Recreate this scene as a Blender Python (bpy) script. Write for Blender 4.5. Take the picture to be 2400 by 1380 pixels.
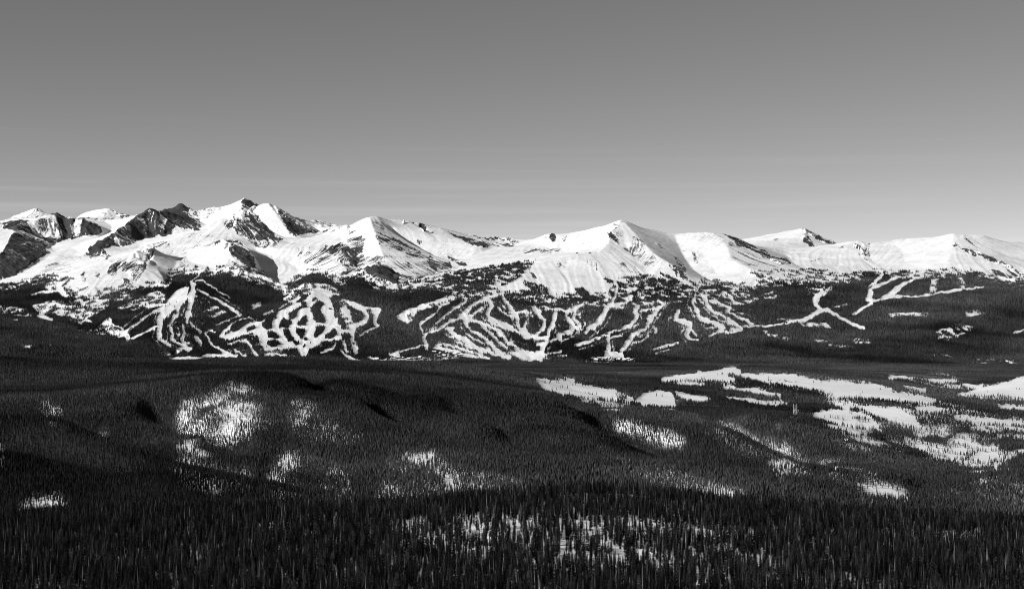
import bpy, math, random
import numpy as np
from mathutils import Vector

for o in list(bpy.data.objects):
    bpy.data.objects.remove(o)
rng = np.random.default_rng(11)
random.seed(11)
SC = bpy.context.scene
COL = SC.collection

# ------------------------------------------------------------------ camera, sky, sun, exposure
F = 3575.0                      # focal length in photograph pixels (2400 wide)
EYE = 500.0                     # eye height in metres
cam_d = bpy.data.cameras.new('camera')
cam_d.sensor_width = 36.0
cam_d.lens = 36.0 * F / 2400.0
cam_d.clip_start = 1.0
cam_d.clip_end = 120000.0
cam = bpy.data.objects.new('camera', cam_d)
cam.location = (0, 0, EYE)
cam.rotation_euler = (math.radians(90), 0, 0)
COL.objects.link(cam)
SC.camera = cam

SUN_EL = math.radians(23)
SUN_AZ = math.radians(243)      # clockwise from +Y: behind the camera, to its left
to_sun = Vector((math.sin(SUN_AZ) * math.cos(SUN_EL), math.cos(SUN_AZ) * math.cos(SUN_EL), math.sin(SUN_EL)))

W = bpy.data.worlds.new('World')
SC.world = W
W.use_nodes = True
nt = W.node_tree
bg = nt.nodes['Background']
sky = nt.nodes.new('ShaderNodeTexSky')
sky.sky_type = 'NISHITA'
sky.sun_disc = False
sky.sun_elevation = SUN_EL
sky.sun_rotation = SUN_AZ
sky.altitude = 3000
sky.air_density = 1.0
sky.dust_density = 0.05
sky.ozone_density = 1.0
sep = nt.nodes.new('ShaderNodeSeparateColor')
nt.links.new(sky.outputs[0], sep.inputs[0])          # the black-and-white film behind a red filter
gain = nt.nodes.new('ShaderNodeMath'); gain.operation = 'MULTIPLY'; gain.inputs[1].default_value = 1.44
nt.links.new(sep.outputs[0], gain.inputs[0])
# thin flat cirrus bands low over the mountains
tc = nt.nodes.new('ShaderNodeTexCoord')
mp = nt.nodes.new('ShaderNodeMapping'); mp.inputs['Scale'].default_value = (2.2, 2.2, 95.0)
nt.links.new(tc.outputs['Generated'], mp.inputs[0])
ns = nt.nodes.new('ShaderNodeTexNoise'); ns.inputs['Scale'].default_value = 1.6; ns.inputs['Detail'].default_value = 6
nt.links.new(mp.outputs[0], ns.inputs['Vector'])
cr = nt.nodes.new('ShaderNodeMapRange'); cr.inputs[1].default_value = 0.52; cr.inputs[2].default_value = 0.72
cr.inputs[3].default_value = 0.0; cr.inputs[4].default_value = 1.0
nt.links.new(ns.outputs[0], cr.inputs[0])
sx = nt.nodes.new('ShaderNodeSeparateXYZ'); nt.links.new(tc.outputs['Generated'], sx.inputs[0])
lowb = nt.nodes.new('ShaderNodeMapRange'); lowb.inputs[1].default_value = 0.13; lowb.inputs[2].default_value = 0.045
lowb.inputs[3].default_value = 0.0; lowb.inputs[4].default_value = 0.12
nt.links.new(sx.outputs[2], lowb.inputs[0])
side = nt.nodes.new('ShaderNodeMapRange'); side.inputs[1].default_value = 0.3; side.inputs[2].default_value = -0.3
side.inputs[3].default_value = 0.35; side.inputs[4].default_value = 1.5
nt.links.new(sx.outputs[0], side.inputs[0])
sm = nt.nodes.new('ShaderNodeMath'); sm.operation = 'MULTIPLY'
nt.links.new(side.outputs[0], sm.inputs[0]); nt.links.new(lowb.outputs[0], sm.inputs[1])
cm = nt.nodes.new('ShaderNodeMath'); cm.operation = 'MULTIPLY'
nt.links.new(cr.outputs[0], cm.inputs[0]); nt.links.new(sm.outputs[0], cm.inputs[1])
c1 = nt.nodes.new('ShaderNodeMath'); c1.operation = 'ADD'; c1.inputs[1].default_value = 1.0
nt.links.new(cm.outputs[0], c1.inputs[0])
mul = nt.nodes.new('ShaderNodeMath'); mul.operation = 'MULTIPLY'
nt.links.new(gain.outputs[0], mul.inputs[0]); nt.links.new(c1.outputs[0], mul.inputs[1])
nt.links.new(mul.outputs[0], bg.inputs['Color'])
bg.inputs['Strength'].default_value = 0.05

sun_d = bpy.data.lights.new('sun', 'SUN')
sun_d.energy = 4.6
sun_d.angle = math.radians(0.5)
sun_d.color = (1.0, 1.0, 1.0)   # the photograph is black and white
sun = bpy.data.objects.new('sun', sun_d)
sun.rotation_euler = to_sun.to_track_quat('Z', 'Y').to_euler()
sun.location = (-300, -300, 900)
COL.objects.link(sun)

SC.view_settings.view_transform = 'Standard'
SC.view_settings.look = 'None'
SC.view_settings.exposure = 0.42
SC.view_settings.gamma = 1.0
SC.view_settings.use_curve_mapping = False
SC.cycles.filter_width = 0.95
SC.cycles.max_bounces = 4
SC.cycles.diffuse_bounces = 2

# ------------------------------------------------------------------ small numeric tools
PX0, PX1 = -350, 2750           # horizontal reach of the terrain, in photograph pixels


def z_of(py, d):
    return EYE - (py - 690.0) / F * d


def hash2(ix, iy, seed):
    h = (ix.astype(np.int64) * 374761393 + iy.astype(np.int64) * 668265263 + seed * 974634777) & 0x7fffffff
    h = ((h ^ (h >> 13)) * 1274126177) & 0x7fffffff
    h = (h ^ (h >> 16)) & 0xffff
    return h.astype(np.float32) / 65535.0


def vnoise(x, y, seed):
    ix = np.floor(x); iy = np.floor(y)
    fx = (x - ix).astype(np.float32); fy = (y - iy).astype(np.float32)
    fx = fx * fx * fx * (fx * (fx * 6 - 15) + 10); fy = fy * fy * fy * (fy * (fy * 6 - 15) + 10)
    ix = ix.astype(np.int64); iy = iy.astype(np.int64)
    a = hash2(ix, iy, seed); b = hash2(ix + 1, iy, seed)
    c = hash2(ix, iy + 1, seed); d = hash2(ix + 1, iy + 1, seed)
    return (a + (b - a) * fx) * (1 - fy) + (c + (d - c) * fx) * fy


def fbm(x, y, wl, octs, seed, gain=0.5):
    s = 0; a = 1.0; t = 0
    for k in range(octs):
        ang = 0.6 + k * 1.1
        xr = x * math.cos(ang) - y * math.sin(ang); yr = x * math.sin(ang) + y * math.cos(ang)
        s = s + a * (vnoise(xr / wl + 17.3 * k, yr / wl - 9.1 * k, seed + k) * 2 - 1)
        t += a; a *= gain; wl *= 0.5
    return s / t


def ridged(x, y, wl, octs, seed, gain=0.5):
    s = 0; a = 1.0; t = 0
    for k in range(octs):
        ang = 0.3 + k * 0.9
        xr = x * math.cos(ang) - y * math.sin(ang); yr = x * math.sin(ang) + y * math.cos(ang)
        s = s + a * (1 - np.abs(vnoise(xr / wl + 5.7 * k, yr / wl + 3.3 * k, seed + k) * 2 - 1) * 2)
        t += a; a *= gain; wl *= 0.5
    return s / t


def blur(a, n):
    for _ in range(n):
        p = np.pad(a, 1, mode='edge')
        a = (p[1:-1, :-2] + 2 * p[1:-1, 1:-1] + p[1:-1, 2:]) * 0.25
        p = np.pad(a, 1, mode='edge')
        a = (p[:-2, 1:-1] + 2 * p[1:-1, 1:-1] + p[2:, 1:-1]) * 0.25
    return a


def sstep(a, b, x):
    t = np.clip((x - a) / (b - a), 0, 1)
    return t * t * (3 - 2 * t)


def catmull(pts, n=6):
    p = np.array(pts, float)
    if len(p) < 3:
        return p
    out = []
    q = np.vstack([2 * p[0] - p[1], p, 2 * p[-1] - p[-2]])
    for i in range(1, len(q) - 2):
        m0 = (q[i + 1] - q[i - 1]) * 0.35; m1 = (q[i + 2] - q[i]) * 0.35
        for t in np.linspace(0, 1, n, endpoint=False):
            h = 2 * t ** 3 - 3 * t ** 2 + 1; h1 = t ** 3 - 2 * t ** 2 + t
            h2 = -2 * t ** 3 + 3 * t ** 2; h3 = t ** 3 - t ** 2
            out.append(h * q[i] + h1 * m0 + h2 * q[i + 1] + h3 * m1)
    out.append(p[-1])
    return np.array(out)


class Layer:
    """A height field over bearing (px) and distance (d), pulled through surveyed ridge and valley lines."""

    def __init__(self, d0, d1, nr, nc, lines, smooth=1):
        self.px = np.linspace(PX0, PX1, nc); self.d = np.linspace(d0, d1, nr)
        self.nr, self.nc = nr, nc
        fs = np.zeros((nr, nc)); fw = np.zeros((nr, nc))
        for ln in lines:
            p = catmull(ln)
            for a, b in zip(p[:-1], p[1:]):
                n = int(max(abs(b[0] - a[0]) / (self.px[1] - self.px[0]), abs(b[2] - a[2]) / (self.d[1] - self.d[0])) * 2) + 2
                t = np.linspace(0, 1, n)
                q = a[None] + (b - a)[None] * t[:, None]
                c = np.round((q[:, 0] - PX0) / (PX1 - PX0) * (nc - 1)).astype(int)
                r = np.round((q[:, 2] - d0) / (d1 - d0) * (nr - 1)).astype(int)
                ok = (c >= 0) & (c < nc) & (r >= 0) & (r < nr)
                np.add.at(fs, (r[ok], c[ok]), z_of(q[ok, 1], q[ok, 2])); np.add.at(fw, (r[ok], c[ok]), 1.0)
        self.z = self.solve(fs, fw)
        if smooth:
            self.z = blur(self.z, smooth)
        self.D, self.PX = np.meshgrid(self.d, self.px, indexing='ij')
        self.X = (self.PX - 1200) / F * self.D

    def solve(self, fs, fw):
        z = None
        for k, it in ((16, 500), (8, 350), (4, 220), (2, 120), (1, 60)):
            R = -(-self.nr // k); C = -(-self.nc // k)
            s = np.zeros((R * k, C * k)); w = np.zeros((R * k, C * k))
            s[:self.nr, :self.nc] = fs; w[:self.nr, :self.nc] = fw
            s = s.reshape(R, k, C, k).sum((1, 3)); w = w.reshape(R, k, C, k).sum((1, 3))
            fix = w > 0
            val = np.where(fix, s / np.maximum(w, 1), 0)
            if z is None:
                z = np.full((R, C), val[fix].mean())
            else:
                z = np.repeat(np.repeat(z, 2, 0), 2, 1)[:R, :C]
                z = blur(z, 1)
            dx = (self.px[1] - self.px[0]) * k / F * self.d[np.minimum(np.arange(R) * k, self.nr - 1)]
            dy = (self.d[1] - self.d[0]) * k
            wx = (1 / dx ** 2)[:, None]; wy = 1 / dy ** 2
            z = np.where(fix, val, z)
            for _ in range(it):
                p = np.pad(z, 1, mode='edge')
                n = (wx * (p[1:-1, :-2] + p[1:-1, 2:]) + wy * (p[:-2, 1:-1] + p[2:, 1:-1])) / (2 * wx + 2 * wy)
                z = np.where(fix, val, z + 1.0 * (n - z))
        return z

    def finish(self, prev=None):
        """horizon in front of every point (tangent of the elevation seen from the eye)"""
        e = (self.z - EYE) / self.D
        cm = np.maximum.accumulate(e, axis=0)
        hor = np.vstack([np.full((1, self.nc), -9.0), cm[:-1]])
        if prev is not None:
            base = np.interp(self.px, prev.px, prev.total)
            hor = np.maximum(hor, base[None]); cm = np.maximum(cm, base[None])
        self.hor = hor; self.e = e; self.total = cm[-1]
        self.PY = 690 - F * e

    def sample(self, a, px, d):
        c = np.clip((px - PX0) / (PX1 - PX0) * (self.nc - 1), 0, self.nc - 1.001)
        r = np.clip((d - self.d[0]) / (self.d[-1] - self.d[0]) * (self.nr - 1), 0, self.nr - 1.001)
        ci = c.astype(int); ri = r.astype(int); fc = c - ci; fr = r - ri
        return (a[ri, ci] * (1 - fc) + a[ri, ci + 1] * fc) * (1 - fr) + (a[ri + 1, ci] * (1 - fc) + a[ri + 1, ci + 1] * fc) * fr

    def at(self, px, py):
        """first ground met along a bearing at a given height in the view: a world point on this terrain"""
        c = int(round((px - PX0) / (PX1 - PX0) * (self.nc - 1)))
        t = -(py - 690.0) / F
        r = int(np.argmax(self.e[:, c] >= t))
        d = self.d[r]
        return Vector(((px - 1200) / F * d, d, self.z[r, c]))

    def lic(self, seed, steps=12, L=16.0):
        """streaks that follow the fall line"""
        zs = blur(self.z, 3)
        dxm = (self.px[1] - self.px[0]) / F * self.D
        dy = self.d[1] - self.d[0]
        gx = np.gradient(zs, axis=1) / dxm; gy = np.gradient(zs, axis=0) / dy
        g = np.sqrt(gx * gx + gy * gy) + 1e-4
        vc = gx / g * L / dxm; vr = gy / g * L / dy
        n0 = np.random.default_rng(seed).random((self.nr, self.nc)).astype(np.float32)
        acc = n0.copy(); cnt = 1
        for sgn in (1, -1):
            c = np.tile(np.arange(self.nc, dtype=float), (self.nr, 1)); r = np.tile(np.arange(self.nr, dtype=float)[:, None], (1, self.nc))
            for _ in range(steps):
                ci = np.clip(np.round(c).astype(int), 0, self.nc - 1); ri = np.clip(np.round(r).astype(int), 0, self.nr - 1)
                c = c + sgn * vc[ri, ci]; r = r + sgn * vr[ri, ci]
                ci = np.clip(np.round(c).astype(int), 0, self.nc - 1); ri = np.clip(np.round(r).astype(int), 0, self.nr - 1)
                acc += n0[ri, ci]; cnt += 1
        a = acc / cnt
        a = (a - a.mean()) / a.std()
        self.slope = g
        return a


# ------------------------------------------------------------------ ground cover plans (drawn as seen on the survey photograph)
MH0, MH1 = 420, 1500


def plan(v):
    return np.full((MH1 - MH0, PX1 - PX0), v, np.float32)


def poly(m, pts, val):
    p = np.array(pts, float).reshape(-1, 2)
    x0 = max(int(p[:, 0].min()), PX0); x1 = min(int(p[:, 0].max()) + 2, PX1)
    y0 = max(int(p[:, 1].min()), MH0); y1 = min(int(p[:, 1].max()) + 2, MH1)
    if x1 <= x0 or y1 <= y0:
        return
    X, Y = np.meshgrid(np.arange(x0, x1) + 0.5, np.arange(y0, y1) + 0.5)
    ins = np.zeros(X.shape, bool)
    for (ax, ay), (bx, by) in zip(p, np.roll(p, -1, 0)):
        if ay == by:
            continue
        ins ^= ((Y < ay) != (Y < by)) & (X < (bx - ax) * (Y - ay) / (by - ay) + ax)
    m[y0 - MH0:y1 - MH0, x0 - PX0:x1 - PX0][ins] = val


def soft(m, n):
    k = np.ones(2 * n + 1, np.float32) / (2 * n + 1)
    for _ in range(2):
        m = np.apply_along_axis(lambda v: np.convolve(np.pad(v, n, mode='edge'), k, 'valid'), 1, m)
        m = np.apply_along_axis(lambda v: np.convolve(np.pad(v, n, mode='edge'), k, 'valid'), 0, m)
    return m


def stroke(m, pts, w, val=0.0):
    p = [tuple(q) for q in pts]
    if not isinstance(w, (list, tuple)):
        w = [w] * len(p)
    q = catmull([(a[0], a[1], b) for a, b in zip(p, w)], 4)
    for a, b in zip(q[:-1], q[1:]):
        R = max(a[2], b[2]) * 0.7 + 1
        x0 = max(int(min(a[0], b[0]) - R), PX0); x1 = min(int(max(a[0], b[0]) + R) + 2, PX1)
        y0 = max(int(min(a[1], b[1]) - R), MH0); y1 = min(int(max(a[1], b[1]) + R) + 2, MH1)
        if x1 <= x0 or y1 <= y0:
            continue
        X, Y = np.meshgrid(np.arange(x0, x1) + 0.5, np.arange(y0, y1) + 0.5)
        dx, dy = b[0] - a[0], b[1] - a[1]; L2 = dx * dx + dy * dy + 1e-6
        t = np.clip(((X - a[0]) * dx + (Y - a[1]) * dy) / L2, 0, 1)
        dist = np.hypot(X - a[0] - t * dx, Y - a[1] - t * dy)
        m[y0 - MH0:y1 - MH0, x0 - PX0:x1 - PX0][dist < (a[2] + (b[2] - a[2]) * t) / 2 * (0.55 + 0.85 * vnoise(X / 13, Y / 13, 71))] = val


def look(m, px, py, warp=0.0, seed=5, wl=9.0, wide=0.0):
    if np.any(wide):
        px, py = (px + (vnoise(px / 48, py / 34, seed + 20) - 0.5) * 2.4 * wide + (vnoise(px / 22, py / 17, seed + 24) - 0.5) * 1.6 * wide,
                  py + (vnoise(px / 48 + 9, py / 34, seed + 22) - 0.5) * 2 * wide)
    if warp:
        wx = (vnoise(px / wl, py / wl, seed) - 0.5) * 2 * warp + (vnoise(px / wl * 3, py / wl * 3, seed + 7) - 0.5) * warp
        wy = (vnoise(px / wl + 40, py / wl + 90, seed + 3) - 0.5) * 2 * warp + (vnoise(px / wl * 3 + 5, py / wl * 3, seed + 9) - 0.5) * warp
        px = px + wx; py = py + wy
    c = np.clip(px - PX0, 0, m.shape[1] - 1).astype(int); r = np.clip(py - MH0, 0, m.shape[0] - 1).astype(int)
    return m[r, c]


# ------------------------------------------------------------------ surveyed ridge and valley lines: (px, py, distance in metres)
FORE = [
    [(-350, 1882, 30), (1200, 1882, 30), (2750, 1882, 30)],
    [(-350, 1800, 70), (1200, 1800, 70), (2750, 1800, 70)], [(-350, 1720, 150), (1200, 1720, 150), (2750, 1720, 150)],
    [(-350, 1620, 300), (1200, 1610, 300), (2750, 1620, 300)],
    [(-350, 1500, 700), (600, 1490, 700), (1200, 1480, 700), (1900, 1490, 700), (2750, 1500, 700)],
    [(-350, 1402, 860), (500, 1398, 860), (1000, 1392, 860), (1400, 1390, 860), (2000, 1394, 860), (2750, 1400, 860)],
    [(-350, 1335, 1010), (500, 1330, 1010), (1000, 1312, 1010), (1400, 1305, 1010), (2000, 1318, 1010), (2750, 1335, 1010)],
    [(-350, 1280, 1190), (300, 1268, 1190), (800, 1250, 1190), (1200, 1228, 1190), (1450, 1222, 1190), (1800, 1245, 1190), (2750, 1290, 1190)],
    [(-350, 1232, 1400), (0, 1224, 1400), (300, 1208, 1400), (800, 1195, 1400), (1150, 1168, 1400), (1400, 1150, 1400), (1700, 1176, 1400), (2000, 1208, 1400), (2400, 1236, 1400), (2750, 1245, 1400)],
    [(-350, 1262, 1620), (800, 1240, 1620), (1400, 1205, 1620), (2000, 1255, 1620), (2750, 1275, 1620)],
    [(-350, 1330, 2100), (800, 1310, 2100), (1400, 1290, 2100), (2000, 1310, 2100), (2750, 1330, 2100)],
]
HILL = [
    [(-350, 1330, 1700), (800, 1320, 1700), (1400, 1310, 1700), (2000, 1330, 1700), (2750, 1340, 1700)],
    [(-350, 1245, 2250), (0, 1240, 2250), (700, 1232, 2300), (1000, 1215, 2350), (1400, 1190, 2400), (1900, 1225, 2350), (2400, 1240, 2300), (2750, 1245, 2300)],
    # near left hill and its spurs
    [(-350, 900, 3100), (-200, 925, 3050), (0, 953, 2950), (70, 966, 2920), (140, 990, 2850), (160, 1003, 2800)],
    [(-350, 1010, 2850), (-100, 1030, 2800), (120, 1010, 2760), (245, 1047, 2700), (350, 1065, 2640), (410, 1092, 2580), (530, 1122, 2500), (650, 1152, 2420)],
    [(-350, 1120, 2550), (0, 1110, 2520), (250, 1125, 2450), (400, 1150, 2380)],
    # creek behind it
    [(-100, 1010, 3400), (100, 1005, 3250), (165, 1003, 3150), (260, 1052, 2950), (360, 1078, 2850), (420, 1098, 2800), (540, 1130, 2700), (650, 1160, 2560), (720, 1178, 2450)],
    # central hill crest
    [(165, 1000, 3180), (190, 975, 3250), (227, 954, 3330), (349, 917, 3500), (446, 887, 3650), (568, 873, 3750), (690, 871, 3800), (800, 881, 3780), (922, 893, 3720), (1084, 913, 3650), (1246, 934, 3580), (1368, 954, 3520)],
    # folds of the central hill
    [(480, 960, 3330), (470, 1010, 3080), (450, 1060, 2900)],
    [(560, 895, 3640), (590, 960, 3300), (600, 1040, 2980), (590, 1110, 2700), (590, 1165, 2480)],
    [(680, 890, 3700), (640, 960, 3350), (660, 1040, 3020), (630, 1110, 2760)],
    [(720, 930, 3480), (735, 1000, 3150), (690, 1075, 2850), (670, 1160, 2480)],
    [(800, 905, 3640), (860, 960, 3330), (930, 1000, 3120), (1027, 1023, 3000), (1104, 1047, 2900), (1200, 1090, 2720), (1260, 1130, 2560)],
    [(800, 990, 3230), (900, 1040, 2960), (1000, 1075, 2800), (1080, 1120, 2620), (1120, 1150, 2500)],
    [(740, 1090, 2800), (830, 1110, 2700), (900, 1140, 2560), (950, 1170, 2440)],
    [(995, 930, 3560), (1125, 958, 3420), (1206, 978, 3330), (1328, 995, 3260), (1450, 1030, 3100)],
    [(1010, 960, 3330), (1130, 985, 3220), (1250, 1010, 3120), (1350, 1050, 2950), (1410, 1085, 2780), (1470, 1125, 2620)],
    # back ridge
    [(-350, 838, 5300), (0, 836, 5300), (80, 837, 5300), (150, 845, 5250), (200, 849, 5250), (300, 841, 5300), (400, 847, 5250), (500, 845, 5250), (600, 839, 5300), (700, 837, 5300), (760, 841, 5300), (820, 848, 5250), (900, 849, 5200), (1000, 846, 5200), (1050, 853, 5150), (1100, 865, 5050), (1180, 876, 4950), (1250, 889, 4850), (1300, 906, 4700), (1390, 920, 4550), (1450, 930, 4450), (1500, 952, 4150)],
    [(-350, 905, 4500), (0, 900, 4500), (200, 905, 4400), (350, 893, 4300), (520, 872, 4350), (700, 868, 4350), (900, 880, 4300), (1060, 900, 4250), (1250, 925, 4150)],
    [(-350, 960, 3900), (0, 925, 4000), (120, 930, 3950)],
    [(-350, 920, 6200), (0, 920, 6200), (600, 915, 6200), (900, 905, 6200), (1100, 885, 6100)],
    # meadow country on the right
    [(1180, 873, 5600), (1280, 882, 5500), (1350, 893, 5300), (1440, 912, 5050), (1520, 914, 4950), (1580, 916, 4900), (1680, 936, 4600)],
    [(1320, 905, 4850), (1400, 930, 4600), (1470, 952, 4350), (1560, 958, 4300), (1600, 957, 4350)],
    [(1250, 870, 6000), (1400, 888, 5700), (1545, 889, 5700), (1640, 877, 5950), (1740, 873, 6100), (1860, 876, 6000), (2000, 888, 5850), (2100, 905, 5650), (2200, 925, 5450), (2300, 950, 5150), (2450, 985, 4800), (2750, 1020, 4600)],
    [(1350, 868, 6900), (1500, 868, 7000), (1700, 862, 7000), (1900, 868, 7000), (2100, 878, 6900), (2250, 900, 6500)],
    [(1560, 905, 5350), (1640, 918, 5100), (1760, 930, 5000), (1880, 935, 5050), (2000, 925, 5200), (2120, 930, 5150), (2240, 955, 4950)],
    [(1600, 935, 4850), (1760, 946, 4700), (1860, 948, 4700), (2060, 952, 4750), (2160, 965, 4700), (2300, 990, 4500), (2450, 1010, 4400), (2750, 1030, 4300)],
    # grassy knolls
    [(1880, 968, 4500), (1930, 961, 4550), (1985, 957, 4600), (2050, 950, 4650), (2105, 949, 4650), (2140, 968, 4450), (2160, 985, 4350), (2240, 998, 4250), (2300, 1010, 4150)],
    [(1920, 1000, 4130), (2040, 1008, 4080), (2130, 1015, 4050), (2250, 1025, 4000), (2400, 1045, 3900), (2750, 1070, 3850)],
    # wooded ridge carrying the poles
    [(1450, 952, 4150), (1600, 962, 4080), (1750, 968, 4050), (1850, 972, 4020), (1920, 992, 3920), (2000, 1010, 3850), (2080, 1030, 3780)],
    [(1300, 985, 3400), (1430, 962, 3650), (1550, 975, 3620), (1700, 978, 3700), (1800, 995, 3660), (1900, 1010, 3600), (2000, 1035, 3520), (2150, 1080, 3350), (2290, 1122, 3180)],
    [(2060, 1052, 3820), (2150, 1062, 3780), (2250, 1072, 3720), (2340, 1072, 3700), (2450, 1072, 3700), (2750, 1090, 3600)],
    [(2180, 1085, 3560), (2250, 1098, 3480), (2320, 1100, 3400), (2450, 1105, 3350), (2750, 1120, 3300)],
    [(2140, 1185, 2700), (2185, 1164, 2850), (2240, 1140, 3000), (2295, 1124, 3140)],
    [(2130, 1195, 2600), (2220, 1178, 2650), (2320, 1140, 2800), (2450, 1120, 2850), (2750, 1100, 2850)],
    # spurs falling to the right
    [(1430, 985, 3480), (1560, 1010, 3320), (1660, 1045, 3150), (1780, 1095, 2920), (1900, 1140, 2700), (1990, 1180, 2500)],
    [(1560, 985, 3560), (1660, 997, 3450), (1730, 1025, 3280), (1850, 1060, 3080), (1900, 1110, 2860), (1960, 1150, 2700), (2020, 1185, 2560)],
    [(1400, 1036, 3080), (1486, 1082, 2850), (1555, 1104, 2740), (1640, 1128, 2620), (1740, 1165, 2450)],
    [(1450, 1060, 2880), (1560, 1085, 2840), (1700, 1110, 2760), (1800, 1150, 2580)],
    [(1900, 1065, 3150), (2000, 1100, 2980), (2070, 1130, 2830), (2130, 1160, 2700)],
    [(1880, 1090, 2980), (1960, 1120, 2820), (2010, 1150, 2680)],
    # valley floor to the foot of the range
    [(-350, 872, 8300), (400, 872, 8300), (900, 866, 8300), (1200, 858, 8300), (1600, 862, 8300), (2000, 866, 8200), (2400, 866, 8200), (2750, 860, 8200)],
    [(-350, 880, 7500), (800, 875, 7500), (1200, 866, 7500), (1600, 868, 7500), (2000, 874, 7500), (2250, 884, 7400), (2330, 900, 6900), (2400, 892, 6800), (2750, 870, 6700)],
    [(2240, 922, 6100), (2330, 905, 6300), (2400, 885, 6500), (2600, 872, 6600)],
    [(2240, 940, 5700), (2400, 945, 5600), (2750, 950, 5500)],
]


def behind(ln, dd, drop):
    """the hollow that lies behind a spur crest"""
    out = []
    for x, y, d in ln:
        z = z_of(y, d) - drop
        out.append((x, 690 - F * (z - EYE) / (d + dd), d + dd))
    return out


SPURS = [
    ([(446, 887, 3650), (568, 873, 3750), (690, 871, 3800), (800, 881, 3780), (922, 893, 3720), (1084, 913, 3650), (1246, 934, 3580), (1368, 954, 3520)], 260, 22),
    ([(-350, 900, 3100), (-200, 925, 3050), (0, 953, 2950), (70, 966, 2920), (140, 990, 2850)], 200, 30),
    ([(-100, 1022, 2800), (120, 1010, 2760), (245, 1047, 2700), (350, 1065, 2640), (410, 1092, 2580), (530, 1122, 2500), (650, 1152, 2420)], 130, 22),
    ([(860, 925, 3520), (960, 955, 3380), (1040, 985, 3240), (1104, 1020, 3080), (1180, 1060, 2900), (1260, 1110, 2640)], 190, 7),
    ([(640, 900, 3640), (760, 935, 3480), (850, 975, 3280), (930, 1015, 3060), (1010, 1060, 2860), (1090, 1110, 2640)], 190, 15),
    ([(995, 925, 3580), (1125, 952, 3450), (1206, 972, 3370), (1328, 990, 3290), (1450, 1028, 3120), (1530, 1070, 2920), (1600, 1110, 2720)], 190, 22),
    ([(330, 985, 3220), (420, 1030, 3020), (500, 1075, 2820), (580, 1120, 2620)], 170, 9),
    ([(1500, 968, 3640), (1660, 995, 3480), (1780, 1035, 3250), (1900, 1100, 2900), (1990, 1160, 2640)], 170, 30),
    ([(1400, 1025, 3060), (1490, 1072, 2860), (1600, 1100, 2760), (1750, 1135, 2580)], 120, 20),
    ([(1760, 975, 3760), (1900, 1005, 3620), (2000, 1032, 3530), (2150, 1078, 3360), (2290, 1120, 3190)], 90, 13),
    ([(1880, 968, 4500), (1985, 957, 4600), (2105, 949, 4650), (2140, 966, 4470)], 220, 8),
    ([(-350, 1075, 2650), (0, 1080, 2600), (150, 1100, 2540), (300, 1140, 2420)], 110, 18),
]
for ln_, dd_, dr_ in SPURS:
    HILL.append(ln_)
    HILL.append(behind(ln_, dd_ * 1.5, dr_ * 1.6))
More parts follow.
